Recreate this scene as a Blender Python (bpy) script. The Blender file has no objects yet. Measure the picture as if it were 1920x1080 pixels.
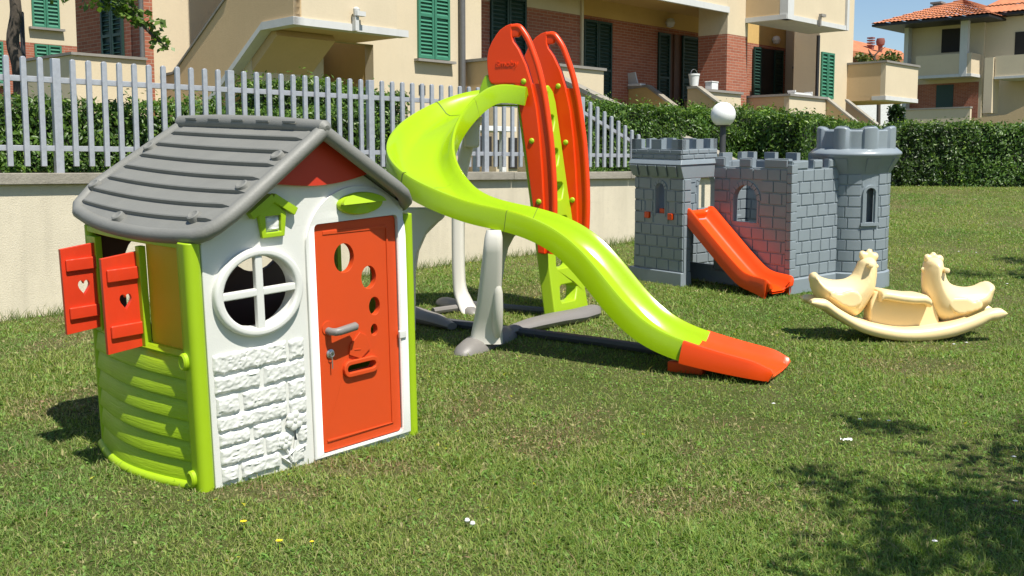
import bpy, bmesh, math, random
import numpy as np
from mathutils import Vector, Matrix, noise
from mathutils.geometry import tessellate_polygon
random.seed(7); RNG = np.random.default_rng(11)
C = bpy.context.scene.collection
SC = bpy.context.scene

# ------------------------------------------------------------------ camera, sky, sun, exposure
CAMH = 1.25; FPX = 2100.0; PITCH = math.atan(224/2100)
cam_d = bpy.data.cameras.new('camera'); cam = bpy.data.objects.new('camera', cam_d); C.objects.link(cam)
cam_d.sensor_width = 36; cam_d.lens = 36*FPX/1920; cam_d.clip_end = 2000; cam_d.clip_start = .05
cam.location = (0, 0, CAMH); cam.rotation_euler = (math.pi/2-PITCH, 0, 0)
SC.camera = cam
SUN_AZ = (0.60, -0.80); SUN_EL = math.radians(60)
w = bpy.data.worlds.new('World'); SC.world = w; w.use_nodes = True
nt = w.node_tree; bg = nt.nodes['Background']
sky = nt.nodes.new('ShaderNodeTexSky'); sky.sky_type = 'NISHITA'; sky.sun_disc = False
sky.sun_elevation = SUN_EL; sky.sun_rotation = math.atan2(SUN_AZ[0], SUN_AZ[1]); sky.air_density = 1.0; sky.dust_density = 0.3; sky.ozone_density = 3.5
nt.links.new(sky.outputs[0], bg.inputs[0]); bg.inputs[1].default_value = 0.085
sl = bpy.data.lights.new('sun', 'SUN'); so = bpy.data.objects.new('sun', sl); C.objects.link(so)
sl.energy = 5.0; sl.angle = math.radians(0.55); sl.color = (1.0, .955, .87)
sd = Vector((SUN_AZ[0]*math.cos(SUN_EL), SUN_AZ[1]*math.cos(SUN_EL), math.sin(SUN_EL)))
so.rotation_euler = sd.to_track_quat('Z', 'Y').to_euler(); so.location = (20, -12, 40)
SC.view_settings.view_transform = 'Standard'; SC.view_settings.look = 'None'
SC.view_settings.exposure = 0.54; SC.view_settings.gamma = 1.0
SC.render.engine = 'CYCLES'
SC.cycles.max_bounces = 6; SC.cycles.diffuse_bounces = 3; SC.cycles.glossy_bounces = 3; SC.cycles.transparent_max_bounces = 4

# ------------------------------------------------------------------ materials
def _mat(name):
    m = bpy.data.materials.new(name); m.use_nodes = True
    return m, m.node_tree, m.node_tree.nodes['Principled BSDF']
def nd(t, typ, **kw):
    n = t.nodes.new(typ)
    for k, v in kw.items():
        if k.startswith('i_'): n.inputs[k[2:].replace('_', ' ')].default_value = v
        else: setattr(n, k, v)
    return n
def coords(t): return t.nodes.new('ShaderNodeTexCoord').outputs['Object']
def mixcol(t, fac, a, b, blend='MIX'):
    n = t.nodes.new('ShaderNodeMix'); n.data_type = 'RGBA'; n.blend_type = blend
    for sock, v in ((n.inputs[0], fac), (n.inputs[6], a), (n.inputs[7], b)):
        if hasattr(v, 'links'): t.links.new(v, sock)
        elif isinstance(v, (int, float)): sock.default_value = v
        else: sock.default_value = (*v, 1)
    return n.outputs[2]
def ramp(t, src, p0, p1, c0=(0,0,0), c1=(1,1,1)):
    r = t.nodes.new('ShaderNodeValToRGB'); t.links.new(src, r.inputs[0])
    r.color_ramp.elements[0].position = p0; r.color_ramp.elements[1].position = p1
    r.color_ramp.elements[0].color = (*c0, 1); r.color_ramp.elements[1].color = (*c1, 1)
    return r.outputs[0]
def noi(t, vec, scale, detail=4, rough=.55, dist=0):
    n = nd(t, 'ShaderNodeTexNoise', i_Scale=scale, i_Detail=detail, i_Roughness=rough, i_Distortion=dist)
    t.links.new(vec, n.inputs['Vector']); return n.outputs[0]
def bump(t, b, h, strength, dist):
    n = nd(t, 'ShaderNodeBump', i_Strength=strength, i_Distance=dist); t.links.new(h, n.inputs['Height'])
    t.links.new(n.outputs[0], b.inputs['Normal'])
def plastic(name, col, rough=.38, grain=.12, dirt=.12, sss=0, gscale=260, spec=.5):
    m, t, b = _mat(name); v = coords(t)
    d = ramp(t, noi(t, v, 6, 6, .65), .35, .75)
    dark = tuple(c*.72+.01 for c in col)
    mm = nd(t, 'ShaderNodeMath', operation='MULTIPLY'); t.links.new(d, mm.inputs[0]); mm.inputs[1].default_value = dirt
    t.links.new(mixcol(t, mm.outputs[0], col, dark), b.inputs['Base Color'])
    rr = nd(t, 'ShaderNodeMapRange', i_To_Min=rough*.85, i_To_Max=min(1, rough*1.25)); t.links.new(noi(t, v, 14, 5), rr.inputs[0])
    t.links.new(rr.outputs[0], b.inputs['Roughness'])
    b.inputs['Specular IOR Level'].default_value = spec
    bump(t, b, noi(t, v, gscale, 2), grain, .002)
    return m
def woodplastic(name, col):
    m, t, b = _mat(name); v = coords(t)
    wv = nd(t, 'ShaderNodeTexWave', i_Scale=9.0, i_Distortion=7.0, i_Detail=3.0, wave_type='BANDS', bands_direction='DIAGONAL')
    mp = nd(t, 'ShaderNodeMapping'); mp.inputs['Scale'].default_value = (1, 1, .22); t.links.new(v, mp.inputs[0]); t.links.new(mp.outputs[0], wv.inputs['Vector'])
    t.links.new(mixcol(t, ramp(t, noi(t, v, 7), .4, .8), col, tuple(c*.86 for c in col)), b.inputs['Base Color'])
    b.inputs['Roughness'].default_value = .42; bump(t, b, wv.outputs[0], .35, .003); return m
def slatplastic(name, col):
    m, t, b = _mat(name); v = coords(t)
    mp = nd(t, 'ShaderNodeMapping'); mp.inputs['Scale'].default_value = (3, 3, 60); t.links.new(v, mp.inputs[0])
    n = noi(t, mp.outputs[0], 2.2, 4, .6, 1.2)
    t.links.new(mixcol(t, ramp(t, noi(t, v, 5), .4, .8), col, tuple(c*.85 for c in col)), b.inputs['Base Color'])
    b.inputs['Roughness'].default_value = .45; bump(t, b, n, .5, .005); return m
def stucco(name, col, var=.12, streak=.0, bs=60, bstr=.25):
    m, t, b = _mat(name); v = coords(t)
    c = mixcol(t, ramp(t, noi(t, v, .9, 8, .6), .35, .7), col, tuple(x*(1-var) for x in col))
    c = mixcol(t, ramp(t, noi(t, v, 14, 6, .7), .5, .8), c, tuple(x*(1-var*1.2) for x in col))
    if streak:
        mp = nd(t, 'ShaderNodeMapping'); mp.inputs['Scale'].default_value = (6, 6, .5); t.links.new(v, mp.inputs[0])
        mm = nd(t, 'ShaderNodeMath', operation='MULTIPLY'); t.links.new(ramp(t, noi(t, mp.outputs[0], 1.5, 6), .5, .8), mm.inputs[0]); mm.inputs[1].default_value = streak
        c = mixcol(t, mm.outputs[0], c, tuple(x*.55 for x in col))
    t.links.new(c, b.inputs['Base Color']); b.inputs['Roughness'].default_value = .9; b.inputs['Specular IOR Level'].default_value = .2
    bump(t, b, noi(t, v, bs, 5, .7), bstr, .01); return m
def brickmat(name, c1, c2, mortar, w=.26, h=.07, both=True):
    m, t, b = _mat(name); v = coords(t)
    sp = nd(t, 'ShaderNodeSeparateXYZ'); t.links.new(v, sp.inputs[0])
    ad = nd(t, 'ShaderNodeMath', operation='ADD'); t.links.new(sp.outputs[0], ad.inputs[0]); t.links.new(sp.outputs[1], ad.inputs[1])
    cb = nd(t, 'ShaderNodeCombineXYZ'); t.links.new(ad.outputs[0], cb.inputs[0]); t.links.new(sp.outputs[2], cb.inputs[1])
    br = nd(t, 'ShaderNodeTexBrick', i_Scale=1.0, i_Mortar_Size=.006, i_Mortar_Smooth=.3, i_Bias=0.0, i_Brick_Width=w, i_Row_Height=h)
    br.inputs['Color1'].default_value = (*c1, 1); br.inputs['Color2'].default_value = (*c2, 1); br.inputs['Mortar'].default_value = (*mortar, 1)
    t.links.new(cb.outputs[0], br.inputs['Vector'])
    c = mixcol(t, ramp(t, noi(t, v, 5, 6), .35, .75), br.outputs[0], (c1[0]*.75, c1[1]*.75, c1[2]*.75), 'MIX')
    mx = mixcol(t, .35, br.outputs[0], c); t.links.new(mx, b.inputs['Base Color']); b.inputs['Roughness'].default_value = .9
    inv = nd(t, 'ShaderNodeMath', operation='SUBTRACT'); inv.inputs[0].default_value = 1; t.links.new(br.outputs[1], inv.inputs[1])
    bump(t, b, inv.outputs[0], .6, .008); return m
def simple(name, col, rough=.6, metal=0, var=.15, sc=8, emis=None, spec=.5):
    m, t, b = _mat(name); v = coords(t)
    t.links.new(mixcol(t, ramp(t, noi(t, v, sc, 5), .35, .75), col, tuple(c*(1-var) for c in col)), b.inputs['Base Color'])
    b.inputs['Roughness'].default_value = rough; b.inputs['Metallic'].default_value = metal; b.inputs['Specular IOR Level'].default_value = spec
    return m
def leafmat(name, rough=.45, trans=.3, gain=1.0):
    m, t, b = _mat(name)
    a = nd(t, 'ShaderNodeAttribute', attribute_name='Col')
    t.links.new(a.outputs[0], b.inputs['Base Color']); b.inputs['Roughness'].default_value = rough
    b.inputs['Specular IOR Level'].default_value = .4
    tr = nd(t, 'ShaderNodeBsdfTranslucent'); g = mixcol(t, 1.0, a.outputs[0], (1.2*gain, 1.5*gain, .5*gain), 'MULTIPLY'); t.links.new(g, tr.inputs[0])
    ms = nd(t, 'ShaderNodeMixShader'); ms.inputs[0].default_value = trans
    out = [n for n in t.nodes if n.type == 'OUTPUT_MATERIAL'][0]
    t.links.new(b.outputs[0], ms.inputs[1]); t.links.new(tr.outputs[0], ms.inputs[2]); t.links.new(ms.outputs[0], out.inputs[0])
    return m
def barkmat(name, col):
    m, t, b = _mat(name); v = coords(t)
    mp = nd(t, 'ShaderNodeMapping'); mp.inputs['Scale'].default_value = (1, 1, .25); t.links.new(v, mp.inputs[0])
    n = noi(t, mp.outputs[0], 30, 6, .7)
    t.links.new(mixcol(t, ramp(t, n, .3, .7), tuple(c*.5 for c in col), col), b.inputs['Base Color']); b.inputs['Roughness'].default_value = .95
    bump(t, b, n, .7, .02); return m

M = {}
M['lime'] = plastic('lime_plastic', (.31, .485, .004), .17, .05, .26)
M['seam'] = simple('joint_shadow_line', (.10, .15, .01), .7)
M['lime_matt'] = plastic('lime_matt_plastic', (.33, .50, .008), .45, .15, .15)
M['lime_slat'] = slatplastic('lime_slat_plastic', (.33, .50, .008))
M['ochre'] = plastic('ochre_lit_plastic', (.60, .42, .012), .5, .1, .15)  # ochre imitates lime plastic in light tinted by the orange door
M['orange'] = plastic('orange_plastic', (.76, .052, .003), .32, .07, .08, spec=.35)
M['orange2'] = plastic('bright_orange_plastic', (.80, .066, .003), .30, .05, .2, spec=.4)
M['door'] = plastic('door_orange_plastic', (.61, .066, .010), .5, .22, .22, spec=.35)
M['shutter_red'] = woodplastic('shutter_red_plastic', (.68, .045, .012))
M['gable'] = plastic('gable_red_plastic', (.55, .035, .012), .5, .1, .1)
M['white'] = plastic('white_plastic', (.68, .68, .635), .48, .35, .22, gscale=180)
M['cream_leg'] = plastic('cream_leg_plastic', (.70, .67, .60), .42, .1, .15)
M['roofgrey'] = plastic('roof_grey_plastic', (.200, .199, .178), .55, .45, .55, gscale=120)
M['basegrey'] = plastic('base_grey_plastic', (.20, .185, .17), .45, .2, .35)
M['bargrey'] = plastic('bar_grey_plastic', (.075, .075, .08), .5, .2, .3)
M['brown'] = plastic('brown_shade_plastic', (.10, .05, .04), .5, .1, .1)  # brown plastic, darkened in its colour for the shade inside the playhouse
M['castle'] = plastic('castle_grey_plastic', (.235, .275, .30), .31, .12, .38, gscale=90)
M['cream'] = plastic('cream_plastic', (.88, .68, .36), .33, .05, .10)
M['wallcream'] = stucco('garden_wall_stucco', (.66, .59, .45), .14, .30, 90, .45)
M['cap'] = stucco('concrete_cap', (.36, .33, .27), .35, .35, 40, .6)
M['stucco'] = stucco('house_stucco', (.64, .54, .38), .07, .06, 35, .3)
M['stucco_shade'] = stucco('shaded_stucco', (.62, .45, .26), .08, .06, 35, .3)  # tan copy of the house stucco for unlit faces, shade put into its colour
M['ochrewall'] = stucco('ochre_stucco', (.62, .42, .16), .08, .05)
M['trim'] = stucco('trim_paint', (.62, .62, .60), .1, .2, 30, .1)
M['capdark'] = stucco('dark_coping', (.30, .28, .25), .25, .2, 30, .2)
M['brick'] = brickmat('house_brick', (.40, .135, .075), (.30, .09, .05), (.42, .32, .24))
M['green'] = simple('green_shutter_paint', (.045, .20, .12), .5)
M['dgreen'] = simple('dark_green_paint', (.012, .045, .035), .5)
M['dark'] = simple('dark_interior', (.02, .017, .015), .8)
M['doorbrown'] = simple('brown_door', (.12, .05, .025), .6)
M['metalfence'] = simple('galvanised_paint', (.47, .485, .52), .42, .35, .18, 25)
M['pipe'] = simple('downpipe_metal', (.16, .155, .15), .5, .3)
M['blackpipe'] = simple('black_pipe', (.02, .02, .022), .5)
M['globe'] = simple('opal_globe', (.82, .82, .80), .25, 0, .03)
M['pole'] = simple('lamp_pole_metal', (.06, .06, .06), .5, .2)
M['whitepaint'] = simple('white_paint', (.78, .78, .76), .5)
M['steel'] = simple('steel', (.5, .5, .5), .3, .8)
M['leaf'] = leafmat('hedge_leaf', .42, .25)
M['tleaf'] = leafmat('tree_leaf', .45, .35)
M['grass'] = leafmat('grass_blade', .6, .35, .9)
M['bark'] = barkmat('bark', (.10, .08, .06))
M['hedgecore'] = simple('hedge_dark_core', (.012, .018, .008), .95)  # near-black colour for the added light-blocking box in each hedge
M['yellow'] = simple('yellow_petal', (.85, .65, .02), .5)
M['petal'] = simple('white_petal', (.82, .82, .80), .6)
M['rust'] = simple('red_brown_clay', (.24, .075, .055), .8)

# ------------------------------------------------------------------ mesh helpers
class MB:
    def __init__(s): s.v = []; s.f = []; s.m = []
    def add(s, vs, fs, mi=0):
        n = len(s.v); s.v += [tuple(map(float, p)) for p in vs]; s.f += [tuple(i+n for i in f) for f in fs]; s.m += [mi]*len(fs)
    def box(s, x0, x1, y0, y1, z0, z1, mi=0):
        s.add([(x0,y0,z0),(x1,y0,z0),(x1,y1,z0),(x0,y1,z0),(x0,y0,z1),(x1,y0,z1),(x1,y1,z1),(x0,y1,z1)],
              [(0,3,2,1),(4,5,6,7),(0,1,5,4),(1,2,6,5),(2,3,7,6),(3,0,4,7)], mi)
    def prism(s, outer, holes, fn0, fn1, mi=0):
        """outer/holes: 2-D loops; fn0/fn1 map (a,b)->3-D for the two faces."""
        loops = [list(outer)] + [list(h) for h in holes]
        def area(l): return sum(l[i][0]*l[(i+1) % len(l)][1]-l[(i+1) % len(l)][0]*l[i][1] for i in range(len(l)))/2
        if area(loops[0]) < 0: loops[0].reverse()
        for h in loops[1:]:
            if area(h) > 0: h.reverse()
        flat = [p for l in loops for p in l]; n = len(flat)
        tris = tessellate_polygon([[Vector((p[0], p[1], 0)) for p in l] for l in loops])
        vs = [fn0(*p) for p in flat]+[fn1(*p) for p in flat]; fs = []
        for t in tris:
            a, b, c = [flat[i] for i in t]
            cr = (b[0]-a[0])*(c[1]-a[1])-(b[1]-a[1])*(c[0]-a[0])
            if abs(cr) < 1e-12: continue
            t = t if cr > 0 else (t[0], t[2], t[1])
            fs.append(tuple(t)); fs.append((t[0]+n, t[2]+n, t[1]+n))
        k = 0
        for l in loops:
            m = len(l)
            for i in range(m):
                a, b = k+i, k+(i+1) % m; fs.append((b, a, a+n, b+n))
            k += m
        s.add(vs, fs, mi)
    def rings(s, rs, closed=True, caps=True, mi=0):
        n = len(rs[0]); vs = [p for r in rs for p in r]; fs = []
        for i in range(len(rs)-1):
            for j in range(n if closed else n-1):
                a = i*n+j; b = i*n+(j+1) % n
                fs.append((a, b, b+n, a+n))
        if caps and closed:
            fs.append(tuple(range(n))[::-1]); fs.append(tuple((len(rs)-1)*n+j for j in range(n)))
        s.add(vs, fs, mi)
    def tube(s, pts, r, seg=10, flat=1.0, mi=0, up=(0,0,1), caps=True):
        pts = [Vector(p) for p in pts]; rs = []
        for i, p in enumerate(pts):
            t = (pts[min(i+1, len(pts)-1)]-pts[max(i-1, 0)]).normalized()
            a = Vector(up).cross(t)
            if a.length < 1e-3: a = Vector((1,0,0)).cross(t)
            a.normalize(); b = t.cross(a)
            rr = r[i] if isinstance(r, (list, tuple)) else r
            rs.append([p+a*math.cos(2*math.pi*k/seg)*rr+b*math.sin(2*math.pi*k/seg)*rr*flat for k in range(seg)])
        s.rings(rs, True, caps, mi)
    def lathe(s, prof, c=(0,0,0), seg=24, mi=0):
        s.rings([[(c[0]+r*math.cos(2*math.pi*k/seg), c[1]+r*math.sin(2*math.pi*k/seg), c[2]+z) for k in range(seg)] for r, z in prof], True, True, mi)
    def build(s, name, mat, parent=None, bevel=0, smooth=True, seg=2, ang=40, merge=False):
        me = bpy.data.meshes.new(name); me.from_pydata(s.v, [], s.f)
        for m in (mat if isinstance(mat, (list, tuple)) else [mat]): me.materials.append(m)
        if len(set(s.m)) > 1: me.polygons.foreach_set('material_index', s.m)
        bm = bmesh.new(); bm.from_mesh(me)
        if merge: bmesh.ops.remove_doubles(bm, verts=bm.verts, dist=1e-5)
        bmesh.ops.recalc_face_normals(bm, faces=bm.faces); bm.to_mesh(me); bm.free()
        o = bpy.data.objects.new(name, me); C.objects.link(o)
        if parent is not None: o.parent = parent
        if smooth:
            me.polygons.foreach_set('use_smooth', [True]*len(me.polygons))
            if not bevel: me.set_sharp_from_angle(angle=math.radians(ang))
        if bevel:
            b = o.modifiers.new('bevel', 'BEVEL'); b.width = bevel; b.segments = seg; b.limit_method = 'ANGLE'; b.angle_limit = math.radians(ang); b.use_clamp_overlap = True
            o.modifiers.new('wn', 'WEIGHTED_NORMAL')
        return o
def tag(o, label=None, cat=None, group=None, kind=None):
    if label: o['label'] = label
    if cat: o['category'] = cat
    if group: o['group'] = group
    if kind: o['kind'] = kind
    return o
def empty(name, loc, mat3=None, rz=0, label=None, cat=None, group=None):
    o = bpy.data.objects.new(name, None); C.objects.link(o); o.empty_display_size = .2
    if mat3 is not None: o.matrix_world = Matrix.Translation(loc) @ mat3.to_4x4()
    else: o.location = loc; o.rotation_euler = (0, 0, rz)
    return tag(o, label, cat, group)
def rotm(yaw, a, b):
    return Matrix.Rotation(yaw, 3, 'Z') @ Matrix.Rotation(a, 3, 'X') @ Matrix.Rotation(b, 3, 'Y')
def arc(cx, cy, rx, ry, a0, a1, n=16): return [(cx+rx*math.cos(math.radians(a0+(a1-a0)*i/n)), cy+ry*math.sin(math.radians(a0+(a1-a0)*i/n))) for i in range(n+1)]
def ell(cx, cy, rx, ry, n=40): return arc(cx, cy, rx, ry, 0, 360*(1-1/n), n-1)
def rrect(x0, x1, y0, y1, r, n=4): return arc(x1-r, y1-r, r, r, 0, 90, n)+arc(x0+r, y1-r, r, r, 90, 180, n)+arc(x0+r, y0+r, r, r, 180, 270, n)+arc(x1-r, y0+r, r, r, 270, 360, n)
def arch(x0, x1, y0, ytop, n=12):
    r = (x1-x0)/2; return [(x0, y0), (x1, y0)]+arc((x0+x1)/2, ytop-r, r, r, 0, 180, n)
def inside(p, poly):
    x, y = p; c = False; j = len(poly)-1
    for i in range(len(poly)):
        xi, yi = poly[i]; xj, yj = poly[j]
        if (yi > y) != (yj > y) and x < (xj-xi)*(y-yi)/(yj-yi)+xi: c = not c
        j = i
    return c
def catmull(P, n=8):
    P = [np.array(p, float) for p in P]; Q = [2*P[0]-P[1]]+P+[2*P[-1]-P[-2]]; out = []
    for i in range(1, len(Q)-2):
        for k in range(n):
            f = k/n; a, b, c, d = Q[i-1], Q[i], Q[i+1], Q[i+2]
            out.append(.5*((2*b)+(-a+c)*f+(2*a-5*b+4*c-d)*f*f+(-a+3*b-3*c+d)*f**3))
    out.append(P[-1]); return out
def npmesh(name, V, Fq, mat, col=None, kind=None):
    """V (n,3), Fq (m,k): fast build of big meshes"""
    me = bpy.data.meshes.new(name); n, (m, k) = len(V), Fq.shape
    me.vertices.add(n); me.vertices.foreach_set('co', V.astype(np.float32).ravel())
    me.loops.add(m*k); me.loops.foreach_set('vertex_index', Fq.astype(np.int32).ravel())
    me.polygons.add(m); me.polygons.foreach_set('loop_start', np.arange(0, m*k, k, dtype=np.int32)); me.polygons.foreach_set('loop_total', np.full(m, k, np.int32))
    me.update(calc_edges=True)
    if col is not None:
        a = me.color_attributes.new('Col', 'FLOAT_COLOR', 'POINT'); a.data.foreach_set('color', np.column_stack([col, np.ones(n)]).astype(np.float32).ravel())
    me.materials.append(mat); o = bpy.data.objects.new(name, me); C.objects.link(o); return o
def leaves(name, P, nrm, size, col, mat, droop=.3, parent=None, wid=.42):
    """one bent diamond leaf at each point P"""
    n = len(P); rnd = RNG.normal(size=(n, 3)); a = rnd-(rnd*nrm).sum(1, keepdims=True)*nrm; a[:, 2] -= droop; a /= np.linalg.norm(a, axis=1, keepdims=True)+1e-9
    b = np.cross(nrm, a); b /= np.linalg.norm(b, axis=1, keepdims=True)+1e-9
    L = size[:, None]; up = np.cross(a, b)
    v0 = P; v1 = P+a*L*.5+b*L*wid*.5+up*L*.06; v2 = P+a*L; v3 = P+a*L*.5-b*L*wid*.5+up*L*.06; v4 = P+a*L*.5
    V = np.stack([v0, v1, v2, v3, v4], 1).reshape(-1, 3); i = np.arange(n)[:, None]*5
    Fq = np.concatenate([i+[0, 1, 4], i+[1, 2, 4], i+[2, 3, 4], i+[3, 0, 4]], 0)
    o = npmesh(name, V, Fq, mat, np.repeat(col, 5, 0))
    if parent is not None: o.parent = parent
    return o
def vnoise(P, scale, seed=0):
    """cheap smooth value noise from a few sines, -1..1"""
    r = np.random.default_rng(seed); out = np.zeros(len(P)); tot = 0
    for k in range(7):
        f = r.normal(size=3)*scale*(1+.5*k); ph = r.uniform(0, 6.28); a = 1/(1+.4*k); out += a*np.sin(P@f+ph); tot += a
    return out/tot*1.6

# ------------------------------------------------------------------ terrain
def gz(y):
    if y < -6: return .05*(-10.3)
    return .05*(min(y, 23)-4.3)
def gzn(Y): return .05*(np.clip(Y, -6, 23)-4.3)
WD = np.array([.714, .700]); W0 = np.array([-3.61, 7.83])      # foot of the garden wall and its direction
WN = np.array([-.700, .714])                                     # away from the lawn
def groundmat():
    m, t, b = _mat('lawn_soil'); v = coords(t)
    big = ramp(t, noi(t, v, .9, 6, .6), .42, .66)
    c = mixcol(t, big, (.13, .165, .04), (.24, .21, .10))
    c = mixcol(t, ramp(t, noi(t, v, 45, 6, .75), .35, .7), c, (.055, .075, .02))
    c = mixcol(t, ramp(t, noi(t, v, 130, 4, .7), .58, .8), c, (.28, .26, .11))
    t.links.new(c, b.inputs['Base Color']); b.inputs['Roughness'].default_value = 1; b.inputs['Specular IOR Level'].default_value = .1
    bump(t, b, noi(t, v, 80, 5, .8), .9, .03); return m
M['soil'] = groundmat()
mb = MB(); xs = [-400, -60, -20, -8, 0, 8, 20, 60, 400]; ys = [-400, -60, -6, 0, 5, 10, 15, 20, 23, 60, 400]
for i in range(len(ys)-1):
    for j in range(len(xs)-1):
        q = [(xs[j], ys[i]), (xs[j+1], ys[i]), (xs[j+1], ys[i+1]), (xs[j], ys[i+1])]
        mb.add([(a, b_, gz(b_)) for a, b_ in q], [(0, 1, 2, 3)])
tag(mb.build('lawn', M['soil'], merge=True), kind='structure')
# raised ground behind the garden wall
def wl(s, n, z): p = W0+WD*s+WN*n; return (p[0], p[1], z)
mb = MB(); S1 = 12.4
mb.add([wl(-60, .16, 1.10), wl(S1, .16, 1.10), wl(S1, 9, 1.10), wl(60, 60, 1.10), wl(60, 300, 1.10), wl(-60, 300, 1.10)], [(0, 1, 2, 3, 4, 5)])
tag(mb.build('raised_garden', M['soil']), kind='structure')

# ------------------------------------------------------------------ garden wall, fence
t_ = empty('garden_wall', wl(4, 0, gz(10)), label='low cream rendered garden wall with grey concrete coping behind the toys', cat='wall')
def oriented(root_name, **kw): pass
wr = empty('tmp', (0, 0, 0)); bpy.data.objects.remove(wr)
WROT = math.atan2(WD[1], WD[0])
def wobj(mb, name, mat, root, **kw):
    o = mb.build(name, mat, root, **kw); return o
t_.rotation_euler = (0, 0, WROT); t_.location = (W0[0], W0[1], 0)
mb = MB(); mb.box(-6, 12.4, 0, .16, -.4, 1.135); mb.build('wall_body', M['wallcream'], t_, smooth=False)
mb = MB()
for k in range(10):
    a = -6+k*1.84; mb.box(a+.003, a+1.837, -.05, .21, 1.137, 1.215+.003*(k % 2))
mb.build('coping', M['cap'], t_, bevel=.006)
fr = empty('metal_fence', (W0[0], W0[1], 1.21), rz=WROT, label='galvanised grey metal picket fence on top of the garden wall', cat='fence')
PITCHF = .1215; FS = -1.45+.02
def fpost(i): return (i-3-15) % 12 == 0
SEND = 7.1
i = 0; s = -1.5; s0 = .115-18*0
# picket i=0 stands at pixel column 18 -> s of that column
def s_of_px(px, z=1.8):
    k = (px-960)/FPX; lo, hi = -5, 30
    for _ in range(50):
        m_ = (lo+hi)/2; X = W0[0]+WD[0]*m_; Y = W0[1]+WD[1]*m_; d = Y*math.cos(PITCH)-(z-CAMH)*math.sin(PITCH)
        if X/d < k: lo = m_
        else: hi = m_
    return lo
SA = s_of_px(18); SB = s_of_px(703); PI = (SB-SA)/27
def ftop(s):
    sk = s_of_px(1092)
    return .83 if s < sk else .83-(s-sk)*.40
for i in range(-14, 60):
    s = SA+i*PI
    if s > 8.6: break
    post = (i-3) % 12 == 0
    top = ftop(s); wdt = .030 if post else .0195
    m_ = MB()
    if post: m_.box(s-wdt, s+wdt, .045, .095, 0, top)
    else:
        lo = .055; m_.prism([(s-wdt, lo), (s+wdt, lo), (s+wdt, top-.012), (s+wdt*.5, top), (s-wdt*.5, top), (s-wdt, top-.012)], [], lambda a, b: (a, .035, b), lambda a, b: (a, .062, b))
    m_.build('fence_post' if post else 'picket', M['metalfence'], fr, bevel=.004)
sk = s_of_px(1092)
m_ = MB(); m_.box(-3.5, 8.55, .064, .094, .165, .205); m_.build('fence_rail', M['metalfence'], fr, bevel=.003)
m_ = MB(); m_.prism([(-3.5, .655), (sk, .655), (8.55, .655-(8.55-sk)*.36), (8.55, .695-(8.55-sk)*.36), (sk, .697), (-3.5, .697)], [], lambda a, b: (a, .064, b), lambda a, b: (a, .094, b))
m_.build('fence_rail', M['metalfence'], fr, bevel=.003)

# ------------------------------------------------------------------ playhouse
HL = Vector((-1.162, 4.289, -.001)); HM = rotm(.804, .047, -.065)
ph = empty('playhouse', HL, HM, label='plastic playhouse with grey roof, white front, orange door and red shutters', cat='playhouse')
W_ = 1.0; HD = .86
def FP(y): return lambda a, b: (a, y, b)
wc = (.237, .755)
door = [(.515, .012), (.955, .012), (.955, .995), (.515, .995)]
dhole = rrect(.515, .958, .008, .992, .02)
front = [(0, -.06), (W_, -.06), (W_, 1.035), (.524, 1.352), (0, .998)]
mb = MB(); mb.prism(front, [ell(wc[0], wc[1], .165, .142), dhole], FP(0), FP(.045))
fw = mb.build('front_wall', M['white'], ph, bevel=.004)
# raised arched door surround
sur = [(.468, .0), (.468, .93)]+arc(.735, .93, .267, .215, 180, 0, 24)+[(1.0, 0.0)]
inn = [(.517, .0)]+[(.517, .985), (.955, .985)]+[(.955, .0)]
def ribbon(mb, pts, wdt, y0, y1, closed=False):
    P = [Vector((p[0], p[1])) for p in pts]; n = len(P); L = []; R = []
    for i in range(n):
        a = P[(i-1) % n] if closed or i > 0 else P[0]; b = P[(i+1) % n] if closed or i < n-1 else P[-1]
        t = (b-a).normalized(); nn = Vector((-t.y, t.x)); L.append(P[i]+nn*wdt/2); R.append(P[i]-nn*wdt/2)
    for i in range(n if closed else n-1):
        j = (i+1) % n; q = [L[i], R[i], R[j], L[j]]
        mb.add([(p.x, y1, p.y) for p in q]+[(p.x, y0, p.y) for p in q], [(0, 1, 2, 3), (4, 5, 6, 7), (0, 3, 7, 4), (1, 5, 6, 2), (0, 4, 5, 1), (2, 6, 7, 3)])
mb = MB(); mb.prism([(.470, .0), (.470, .90)]+arc(.735, .90, .265, .235, 180, 0, 24)+[(.998, 0.0)], [rrect(.513, .957, .008, .994, .02)], FP(.001), FP(-.012))
mb.build('door_surround', M['white'], ph, bevel=.006, seg=3)
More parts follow.
